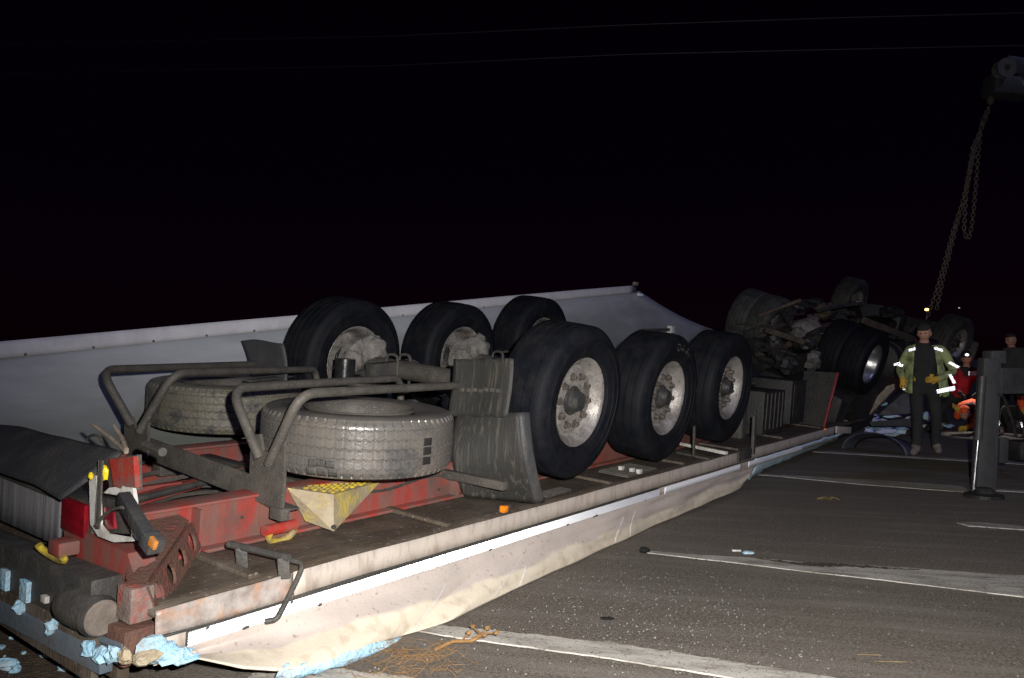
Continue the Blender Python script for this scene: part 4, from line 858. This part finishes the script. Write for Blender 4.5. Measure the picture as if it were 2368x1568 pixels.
# chain sling hanging from the boom to the tractor
def chain_line(mb, P, link=.085, r=.0095):
    P = [Vector(p) for p in P]; L = [0]
    for a, b in zip(P, P[1:]): L.append(L[-1] + (b - a).length)
    n = int(L[-1] / (link * .72)); flip = 0
    for k in range(n):
        s_ = L[-1] * (k + .5) / n
        i = max(j for j in range(len(L) - 1) if L[j] <= s_); d = (P[i + 1] - P[i]).normalized(); c = P[i] + d * (s_ - L[i])
        u_ = d.orthogonal().normalized(); w_ = d.cross(u_)
        if k % 2: u_ = w_
        ring = [c + d * (link / 2 * math.cos(a)) + u_ * (link * .33 * math.sin(a)) for a in [2 * PI * j / 8 for j in range(9)]]
        mb.tube(ring, r, 5, caps=False)
ch = MB()
top = wdep(2288, 246, DB)
j1 = wdep(2268, 300, DB)
chain_line(ch, [top, wdep(2280, 275, DB), j1]); chain_line(ch, [top, wdep(2270, 282, DB), j1])
chain_line(ch, [j1, wdep(2256, 340, 13.4), wdep(2235, 440, 13.5), wdep(2205, 530, 13.6), wdep(2178, 630, 13.8), wdep(2160, 690, 13.9), wdep(2142, 738, 14)])
chain_line(ch, [j1, wdep(2250, 350, 13.5), wdep(2226, 470, 13.6), wdep(2200, 570, 13.7), wdep(2180, 650, 13.9), wdep(2166, 715, 14)])
chain_line(ch, [j1, wdep(2263, 350, 13.4), wdep(2256, 440, 13.4), wdep(2248, 520, 13.4), wdep(2241, 550, 13.4), wdep(2234, 550, 13.4), wdep(2229, 530, 13.4), wdep(2234, 450, 13.4), wdep(2250, 340, 13.4), j1])
ch.build('chain_sling', 'chain', label='rusty lifting chain sling with a slack loop hanging from the boom head', category='chain')

# ================================================================== PEOPLE
def person(name_label, origin, yaw, J, E_, mats, head_c, head_dir, group=None, face=True, hat='cap', hatmat='cloth_dark'):
    """J: joint -> (pos, radius); E_: bones (a, b, material)"""
    names = list(J); idx = {n_: i for i, n_ in enumerate(names)}
    me = bpy.data.meshes.new('tmp'); me.from_pydata([J[n_][0] for n_ in names], [(idx[a], idx[b]) for a, b, _ in E_], [])
    o = bpy.data.objects.new('tmp', me); C.objects.link(o)
    o.modifiers.new('skin', 'SKIN')
    sv = me.skin_vertices[0].data
    for n_ in names:
        r = J[n_][1]; sv[idx[n_]].radius = (r, r) if not isinstance(r, tuple) else r
    sv[idx['pelvis']].use_root = True
    sd = o.modifiers.new('sub', 'SUBSURF'); sd.levels = 2; sd.render_levels = 2
    bpy.context.view_layer.update()
    ev = bpy.data.meshes.new_from_object(o.evaluated_get(bpy.context.evaluated_depsgraph_get()))
    V = [v.co.copy() for v in ev.vertices]; F = [tuple(p.vertices) for p in ev.polygons]
    bpy.data.objects.remove(o); bpy.data.meshes.remove(ev)
    segs = [(Vector(J[a][0]), Vector(J[b][0]), m_) for a, b, m_ in E_]
    ml = sorted(set(m_ for _, _, m_ in E_) | set(mats.values()) | {'skin'})
    def near(p):
        best = None
        for a, b, m_ in segs:
            d = b - a; t = max(0, min(1, (p - a).dot(d) / max(1e-9, d.length_squared))); q = (p - a - d * t).length
            if best is None or q < best[0]: best = (q, m_)
        return best[1]
    FM = []
    for f in F:
        c = Vector((0, 0, 0))
        for i in f: c += V[i]
        c /= len(f); m_ = near(c)
        if 'front' in mats and abs(c.x) < .15 and c.y < -.03 and .85 < c.z < 1.47 and m_ == mats.get('torso'): m_ = mats['front']
        FM.append(ml.index(m_))
    # head with brow, nose, chin, ears
    hc = Vector(head_c); hd = Vector(head_dir).normalized(); hx = hd.cross(Vector((0, 0, 1))).normalized(); hz = hx.cross(hd)
    base = len(V); nu, nv = 24, 18
    for j in range(nv + 1):
        t = PI * j / nv
        for i in range(nu):
            a = 2 * PI * i / nu
            d = Vector((math.sin(t) * math.cos(a), math.sin(t) * math.sin(a), math.cos(t)))   # x = side, y = face, z = up
            p = Vector((d.x * .086, d.y * .102, d.z * .124))
            if d.z < -.1: p.x *= 1 - .35 * (-d.z - .1); p.y *= 1 - .12 * (-d.z)
            if d.y > .6 and abs(d.x) < .22 and -.45 < d.z < .15: p.y += .022 * (1 - abs(d.x) / .22) * (1 - abs(d.z + .2) / .35)
            if d.y > .5 and .12 < abs(d.x) < .5 and .0 < d.z < .22: p.y -= .010
            if d.y > .6 and abs(d.x) < .35 and -.62 < d.z < -.5: p.y -= .006
            V.append(hc + hx * p.x + hd * p.y + hz * p.z)
    for j in range(nv):
        for i in range(nu):
            F.append((base + j * nu + i, base + (j + 1) * nu + i, base + (j + 1) * nu + (i + 1) % nu, base + j * nu + (i + 1) % nu)); FM.append(ml.index('skin'))
    for sgn in (-1, 1):
        mbx = MB().blob(hc + hx * (.08 * sgn) - hz * .01, (.012, .025, .034), .1, 1, 8, 6); b0 = len(V)
        V += [Vector(v) for v in mbx.v]; F += [tuple(b0 + i for i in f) for f in mbx.f]; FM += [ml.index('skin')] * len(mbx.f)
    me = bpy.data.meshes.new('person'); me.from_pydata([tuple(v) for v in V], [], F)
    for m_ in ml: me.materials.append(M[m_])
    for p, k in zip(me.polygons, FM): p.material_index = k
    me.shade_smooth()
    ob = bpy.data.objects.new('person', me); C.objects.link(ob)
    ob.matrix_world = mtx(Matrix.Rotation(yaw, 3, 'Z'), origin)
    ob['label'] = name_label; ob['category'] = 'person'
    if group: ob['group'] = group
    if face:
        for sgn in (-1, 1):
            MB().blob(hc + hx * (.031 * sgn) + hd * .088 + hz * .012, (.011, .008, .007), 0, 1, 8, 6).build('eye', 'dark_chunk', ob)
    if hat:
        R = Matrix((hx, hd, hz)).transposed()
        hm = MB()
        hm.grid(lambda s_, t: hc + R @ Vector((math.cos(2 * PI * s_) * math.sin(.02 + t * 1.35) * .088, math.sin(2 * PI * s_) * math.sin(.02 + t * 1.35) * .108 - .004, +.048 + math.cos(t * 1.35) * .086)), 24, 8)
        if hat == 'cap':
            hm.grid(lambda s_, t: hc + R @ Vector((math.sin((s_ - .5) * 2.0) * .085, .085 + .045 * t * math.cos((s_ - .5) * 2.2), .068 - .006 * t)), 12, 3)
        hm.build('hat', hatmat, ob, solid=.006)
    return ob
def hand(J, E_, wrist, tip_dir, side, m_, pre, spread=(1, 0, 0), curl=(0, -1, 0)):
    w = Vector(J[wrist][0]); d = Vector(tip_dir).normalized(); sp = Vector(spread).normalized(); cu_ = Vector(curl).normalized()
    J[pre + 'palm'] = (w + d * .06, (.036, .024)); E_.append((wrist, pre + 'palm', m_))
    for k, (o, L) in enumerate([(-.032, .065), (-.011, .08), (.011, .075), (.031, .058)]):
        b = w + d * .10 + sp * o; J[f'{pre}f{k}a'] = (b, .011); J[f'{pre}f{k}b'] = (b + d * L * .5 + cu_ * .012, .010); J[f'{pre}f{k}c'] = (b + d * L * .8 + cu_ * .035, .009)
        E_ += [(pre + 'palm', f'{pre}f{k}a', m_), (f'{pre}f{k}a', f'{pre}f{k}b', m_), (f'{pre}f{k}b', f'{pre}f{k}c', m_)]
    J[pre + 't1'] = (w + d * .04 - sp * .045 * side + cu_ * .01, .012); J[pre + 't2'] = (w + d * .075 - sp * .06 * side + cu_ * .02, .010)
    E_ += [(pre + 'palm', pre + 't1', m_), (pre + 't1', pre + 't2', m_)]
def adult(P, ctop, cleg, cboot='boot', cglove='glove'):
    J = {'pelvis': (P['pelvis'], (.155, .115)), 'belly': (P['belly'], (.15, .11)), 'chest': (P['chest'], (.175, .125)), 'neck': (P['neck'], .062), 'skull': (P['skull'], .06)}
    E_ = [('pelvis', 'belly', ctop), ('belly', 'chest', ctop), ('chest', 'neck', 'cloth_dark'), ('neck', 'skull', 'skin')]
    for s_ in 'LR':
        J['sh' + s_] = (P['sh' + s_], .075); J['el' + s_] = (P['el' + s_], .06); J['wr' + s_] = (P['wr' + s_], .042)
        J['hip' + s_] = (P['hip' + s_], .10); J['kn' + s_] = (P['kn' + s_], .075); J['an' + s_] = (P['an' + s_], .058); J['to' + s_] = (P['to' + s_], .045)
        J['he' + s_] = (Vector(P['an' + s_]) + Vector((0, 0, -.04)) - (Vector(P['to' + s_]) - Vector(P['an' + s_])) * .25, .045)
        E_ += [('chest', 'sh' + s_, ctop), ('sh' + s_, 'el' + s_, ctop), ('el' + s_, 'wr' + s_, ctop), ('pelvis', 'hip' + s_, cleg), ('hip' + s_, 'kn' + s_, cleg), ('kn' + s_, 'an' + s_, cleg), ('an' + s_, 'to' + s_, cboot), ('an' + s_, 'he' + s_, cboot)]
        hand(J, E_, 'wr' + s_, P['hd' + s_], 1 if s_ == 'L' else -1, cglove, s_, P.get('sp' + s_, (1, 0, 0)), P.get('cu', (0, -1, 0)))
    return J, E_
V3 = Vector
# standing worker: x = his left (image right), -y = towards the camera
foot = ground(2140, 1052)
yaw0 = math.atan2(-foot.x, foot.y) 
P = dict(pelvis=(0, 0, .95), belly=(0, -.01, 1.12), chest=(.0, .0, 1.33), neck=(0, -.01, 1.53), skull=(0, -.02, 1.62),
         shL=(.21, -.01, 1.46), elL=(.355, .05, 1.14), wrL=(.16, -.20, 1.04), hdL=(-1, -.3, -.05), shR=(-.19, .03, 1.43), elR=(-.31, .03, 1.16), wrR=(-.27, -.17, 1.05), hdR=(.05, -.35, -.6),
         hipL=(.10, 0, .90), knL=(.14, .04, .50), anL=(.13, .22, .10), toL=(.17, .06, .04), hipR=(-.10, 0, .90), knR=(-.09, -.14, .52), anR=(-.10, -.12, .09), toR=(-.16, -.30, .04), spL=(0, 0, 1), spR=(1, 0, 0))
J, E_ = adult(P, 'hivis', 'cloth_dark')
w1 = person('standing worker in open green high visibility jacket with yellow gloves and dark trousers', foot, yaw0, J, E_, dict(torso='hivis', front='cloth_dark'), (0, -.04, 1.665), (-.15, -1, -.25))
def jk(s_, t):
    a = lerp(-1, 1, s_) * PI * .79 + PI / 2     # open at the front
    z = lerp(1.47, .80 + .07 * s_ + .03 * math.sin(s_ * 17), t); rx = lerp(.20, .235 + .05 * (1 - s_), t) + .022 * math.sin(s_ * 31 + 3 * t) * t + .012 * noise.noise(Vector((s_ * 9, t * 7, 1))); ry = lerp(.13, .175, t) + .010 * math.sin(s_ * 31 + 1) * t
    return (rx * math.cos(a), ry * math.sin(a) + .005, z)
MB().grid(jk, 48, 14).build('jacket', 'hivis', w1, solid=.012)
for c, ux, n_, L, W in [((-.155, -.165, 1.44), (1, -.1, .35), (-.1, -1, .15), .09, .045), ((.165, -.165, 1.445), (1, 0, -.4), (.1, -1, .15), .11, .045),
        ((-.345, -.055, 1.24), (1, .1, .3), (-.2, -1, .1), .09, .03), ((-.300, -.06, 1.225), (1, 0, -.2), (.2, -1, .1), .06, .03),
        ((.345, -.06, 1.235), (1, 0, -.6), (.0, -1, 0), .13, .035), ((.325, -.13, 1.05), (.45, 0, -1), (.1, -1, 0), .13, .045), ((.245, -.205, .90), (1, 0, .25), (.05, -1, 0), .21, .06), ((-.255, -.20, .93), (.1, 0, 1), (-.1, -1, 0), .09, .03)]:
    retro('reflective_band', w1, c, ux, n_, L, W)
# person in red, stooping, seen side on
foot2 = ground(2222, 994)
yaw2 = math.atan2(-foot2.x, foot2.y)
P = dict(pelvis=(-.05, .05, .62), belly=(.02, .0, .78), chest=(.10, -.05, .98), neck=(.10, -.10, 1.17), skull=(.10, -.12, 1.25),
         shL=(.28, -.05, 1.06), elL=(.38, -.20, .84), wrL=(.28, -.38, .70), hdL=(-.6, -.4, -.5), shR=(-.08, -.06, 1.06), elR=(-.14, -.24, .82), wrR=(-.02, -.40, .70), hdR=(.5, -.4, -.5),
         hipL=(.06, .05, .56), knL=(.16, -.28, .46), anL=(.18, .05, .09), toL=(.22, -.14, .04), hipR=(-.15, .05, .56), knR=(-.32, -.22, .40), anR=(-.26, .10, .09), toR=(-.32, -.09, .04), spL=(0, 0, 1), spR=(0, 0, 1))
J, E_ = adult(P, 'cloth_red', 'cloth_dark', cglove='cloth_dark')
w2_ = person('crouching person in red jacket and dark trousers behind the standing worker', foot2, yaw2, J, E_, dict(torso='cloth_red'), (.10, -.14, 1.32), (-.1, -1, -.35), hat='cap')
retro('reflective_band', w2_, (.20, -.20, 1.05), (1, 0, 0), (0, -1, 0), .16, .07); retro('reflective_band', w2_, (.42, -.30, .80), (1, 0, .2), (0, -1, 0), .12, .12)
hl = MB().blob((.11, -.27, 1.385), (.03, .02, .022), 0, 1, 10, 8).build('head_lamp', 'lamp_beam', w2_)
sp = bpy.data.objects.new('head_lamp_light', bpy.data.lights.new('head_lamp_light', 'SPOT')); C.objects.link(sp); sp.parent = w2_
sp.data.energy = 60; sp.data.spot_size = math.radians(58); sp.data.spot_blend = .5; sp.data.shadow_soft_size = .03; sp.location = (.12, -.32, 1.38)
sp.rotation_euler = Vector((.18, -.42, -.95)).to_track_quat('-Z', 'Y').to_euler()
# person in orange, doubled over
foot3 = ground(2243, 1002)
yaw3 = math.atan2(-foot3.x, foot3.y)
P = dict(pelvis=(.22, .18, .40), belly=(.15, .05, .50), chest=(.05, -.12, .50), neck=(-.05, -.24, .42), skull=(-.08, -.28, .38),
         shL=(.18, -.20, .46), elL=(.16, -.34, .24), wrL=(-.02, -.42, .14), hdL=(-.9, -.2, -.2), shR=(-.12, -.14, .50), elR=(-.20, -.28, .28), wrR=(-.16, -.40, .40), hdR=(-.5, -.1, .6),
         hipL=(.30, .14, .36), knL=(.32, -.18, .18), anL=(.32, .28, .07), toL=(.32, .40, .05), hipR=(.12, .14, .36), knR=(.06, -.16, .15), anR=(.10, .30, .07), toR=(.10, .42, .05), spL=(0, 0, 1), spR=(0, 0, 1))
J, E_ = adult(P, 'cloth_orange', 'cloth_orange')
w3 = person('person in bright orange suit doubled over close to the road by the stabiliser leg', foot3, yaw3, J, E_, dict(torso='cloth_orange'), (-.08, -.33, .37), (-.2, -1, -.6), hat='hat', hatmat='cloth_orange')
# dark figure at the right edge
foot4 = ground(2342, 990)
P = dict(pelvis=(0, 0, .95), belly=(0, 0, 1.12), chest=(.0, .0, 1.33), neck=(0, -.01, 1.53), skull=(0, -.02, 1.62),
         shL=(.20, .01, 1.45), elL=(.28, .05, 1.16), wrL=(.24, -.12, .95), hdL=(0, -.3, -1), shR=(-.20, .01, 1.45), elR=(-.27, .05, 1.16), wrR=(-.22, -.12, .95), hdR=(0, -.3, -1),
         hipL=(.10, 0, .90), knL=(.12, -.02, .50), anL=(.12, .03, .09), toL=(.14, -.15, .04), hipR=(-.10, 0, .90), knR=(-.12, -.02, .50), anR=(-.12, .03, .09), toR=(-.14, -.15, .04))
J, E_ = adult(P, 'cloth_dark', 'cloth_dark', cglove='skin')
person('man in dark clothes and cap standing behind the stabiliser column', foot4, math.atan2(-foot4.x, foot4.y) - .4, J, E_, dict(torso='cloth_dark'), (0, -.04, 1.665), (-.5, -1, -.1))
# crouching person in orange at the right edge
foot5 = ground(2345, 1006)
P = dict(pelvis=(.14, .05, .42), belly=(.24, -.02, .60), chest=(.30, -.10, .78), neck=(.32, -.18, .95), skull=(.32, -.2, 1.02),
         shL=(.48, -.10, .86), elL=(.55, -.25, .62), wrL=(.40, -.38, .48), hdL=(-.5, -.4, -.5), shR=(.13, -.10, .86), elR=(.10, -.26, .60), wrR=(.14, -.40, .44), hdR=(.3, -.4, -.5),
         hipL=(.18, .05, .38), knL=(.22, -.30, .50), anL=(.16, -.02, .10), toL=(.17, -.20, .04), hipR=(.02, .05, .38), knR=(-.12, -.30, .48), anR=(-.16, -.02, .10), toR=(-.18, -.20, .04), spL=(0, 0, 1), spR=(0, 0, 1))
J, E_ = adult(P, 'cloth_orange', 'cloth_dark')
w5 = person('crouching person in orange jacket at the right edge beyond the stabiliser leg', foot5, math.atan2(-foot5.x, foot5.y), J, E_, dict(torso='cloth_orange'), (.32, -.24, 1.09), (-.3, -1, -.4), hat='hat', hatmat='cloth_orange')
retro('reflective_band', w5, (-.17, -.12, .20), (1, 0, .1), (0, -1, 0), .13, .10); retro('reflective_band', w5, (.17, -.14, .20), (1, 0, .25), (0, -1, 0), .15, .09)

# ================================================================== small things on the road
rnd = random.Random(3)
for k in range(20):
    u, v = (rnd.uniform(0, 230), rnd.uniform(1450, 1560))
    if v < 1425 + u * .45: v = 1445 + u * .45 + rnd.uniform(0, 40)
    s_ = rnd.choice([.012, .016, .02, .03, .045])
    c = ground(u, v, s_ * .3)
    MB().chunk((0, 0, 0), (s_ * 1.4, s_, s_ * .7), 200 + k, .4).build('foam_crumb', 'foam', smooth=None, label='pale blue foam crumb on the bare soil at the lower left', category='foam crumb', group='foam crumbs on the soil').matrix_world = mtx(Matrix.Rotation(rnd.uniform(0, 6), 3, 'Z'), c)
c = ground(10, 1535, .03); MB().chunk((0, 0, 0), (.10, .07, .05), 91, .3).build('foam_lump', 'foam', smooth=None, label='largest light blue foam lump on the soil at the left edge', category='foam lump').matrix_world = Matrix.Translation(c)
c = ground(1490, 1272, .02); MB().chunk((0, 0, 0), (.07, .05, .05), 92, .3).build('rubber_lump', 'dark_chunk', smooth=None, label='small black rubber lump on the road at the tip of the broad line', category='debris').matrix_world = Matrix.Translation(c)
c = ground(1732, 1278, .008); MB().chunk((0, 0, 0), (.08, .05, .02), 93, .3).build('foam_lump', 'foam', smooth=None, label='small pale blue foam lump lying alone on the open road', category='foam lump').matrix_world = Matrix.Translation(c)
c = ground(1703, 1273, .006); MB().bbox((0, 0, 0), (.06, .02, .012), b=.003).build('plastic_strip', 'white_plastic', label='tiny white plastic strip beside the pale blue foam lump on the road', category='debris').matrix_world = Matrix.Translation(c)
c = ground(1405, 1430, .006); MB().chunk((0, 0, 0), (.07, .05, .012), 94, .3).build('dark_scrap', 'dark_chunk', smooth=None, label='flat dark scrap on the road between the two nearest lines', category='debris').matrix_world = Matrix.Translation(c)
# scattered pale grit: nobody could count it
gr = MB(); rg = random.Random(11)
for k in range(2600):
    u = rg.uniform(850, 2360); v = rg.uniform(1180, 1568)
    if rg.random() < .6: u = rg.gauss(1500, 230); v = 1250 + (u - 1050) * .1 + rg.gauss(120, 70)
    edge = 1438 - (u - 1040) * .46
    if v < edge + 12 or v > 1600 or u < 850 or u > 2400: continue
    c = ground(u, v, .002); s_ = rg.choice([.0016, .0018, .002, .0025, .003, .005])
    gr.add([c + Vector((s_, 0, 0)), c + Vector((-s_ * .6, s_, 0)), c + Vector((-s_ * .6, -s_, 0)), c + Vector((0, 0, s_))], [(0, 1, 3), (1, 2, 3), (2, 0, 3)])
gr.build('road_grit', 'pebble', smooth=None, kind='stuff', label='pale grit and glass crumbs scattered over the road')
# dry weeds tangled on the road
dw = MB(); rw = random.Random(5)
for k in range(60):
    u0, v0 = rw.uniform(770, 1010), rw.uniform(1490, 1580); c = ground(u0, v0, .006)
    a = rw.uniform(-.9, 1.1); L = rw.uniform(.08, .26); pts = []
    for j in range(7):
        t = j / 6; a2 = a + rw.uniform(-.35, .35)
        pts.append(c.copy()); c = c + Vector((math.cos(a2), math.sin(a2) * .8, 0)) * L / 6; c.z = .006 + .05 * math.sin(PI * (j + 1) / 7) * rw.random()
    dw.tube(pts, rw.choice([.0008, .0010, .0013]), 4)
dw.build('dry_weeds', 'dry_stem', label='tangle of thin orange brown dry weed stems on the road by the torn wall skin', category='weeds')
tw = MB(); c0, c1 = ground(1005, 1503, .02), ground(1118, 1466, .05)
tw.tube([c0, c0.lerp(c1, .35) + V3((0, 0, .012)), c0.lerp(c1, .7) + V3((.01, 0, -.01)), c1], [.007, .008, .009, .011], 7)
for t, dx, dy in [(.55, .03, .05), (.8, .05, -.03), (.95, -.04, .05), (.9, .04, .04), (1.0, .06, -.04)]:
    q = c0.lerp(c1, t); tw.tube([q, q + V3((dx, dy, .02))], [.005, .003], 5); tw.blob(q + V3((dx, dy, .02)), (.014, .012, .01), .5, 3, 6, 5, t)
tw.build('dry_twig', 'dry_stem', label='thicker orange brown dry twig with seed heads lying beside the weeds', category='twig')
for u, v, a, lb in [(1915, 1155, .3, 'dry yellowish tuft of grass on the road near the far broad line'), ]:
    mb = MB(); c = ground(u, v, .01)
    for k in range(22):
        an = rw.uniform(0, 6.28); mb.tube([c, c + V3((math.cos(an) * .05, math.sin(an) * .05, .02)), c + V3((math.cos(an) * .10, math.sin(an) * .08, .004))], .002, 4)
    mb.build('grass_tuft', 'straw', label=lb, category='grass tuft')
for k, (u, v, du, lb) in enumerate([(2010, 1514, 28, 'short yellow straw on the road in front of the nearest line'), (2060, 1530, 38, 'long pale straw lying close to the nearest road line')]):
    MB().tube([ground(u - du, v - 1, .004), ground(u + du, v + 1, .004)], .0016, 5).build('straw', 'straw', label=lb, category='straw')

# ================================================================== overhead wires and far lights
def wire_(pts, label):
    mb = MB(); P = [wdep(u, v, d) for u, v, d in pts]
    d0 = (P[0] - P[1]).normalized(); d1 = (P[-1] - P[-2]).normalized()
    mb.tube([P[0] + d0 * 25 + V3((0, 0, .6))] + P + [P[-1] + d1 * 20], .012, 6)
    mb.build('overhead_wire', 'wire', label=label, category='overhead wire', group='overhead wires')
wire_([(900, 84, 19), (1445, 58, 17), (1912, 42, 16), (2367, 30, 16)], 'upper thin overhead wire crossing the black sky')
wire_([(900, 152, 20), (1445, 126, 18), (1912, 115, 17), (2367, 105, 17)], 'lower thin overhead wire crossing the black sky')
def far_lamp(u, v, d, r, m_, label):
    c = wdep(u, v, d); o = empty('street_lamp', Matrix.Translation((c.x, c.y, 0)), label=label, category='street lamp')
    MB().tube([(0, 0, 0), (0, 0, c.z + .2)], [.09, .06], 8).build('pole', 'truck_dark', o)
    MB().blob((0, -.0, c.z), (r, r, r * .7), 0, 1, 10, 8).build('lamp', m_, o)
far_lamp(2143, 716, 90, .20, 'lamp_glow', 'distant orange street lamp glowing above the standing worker')
far_lamp(2218, 712, 160, .16, 'lamp_white', 'distant faint white street lamp above the front tractor wheel')
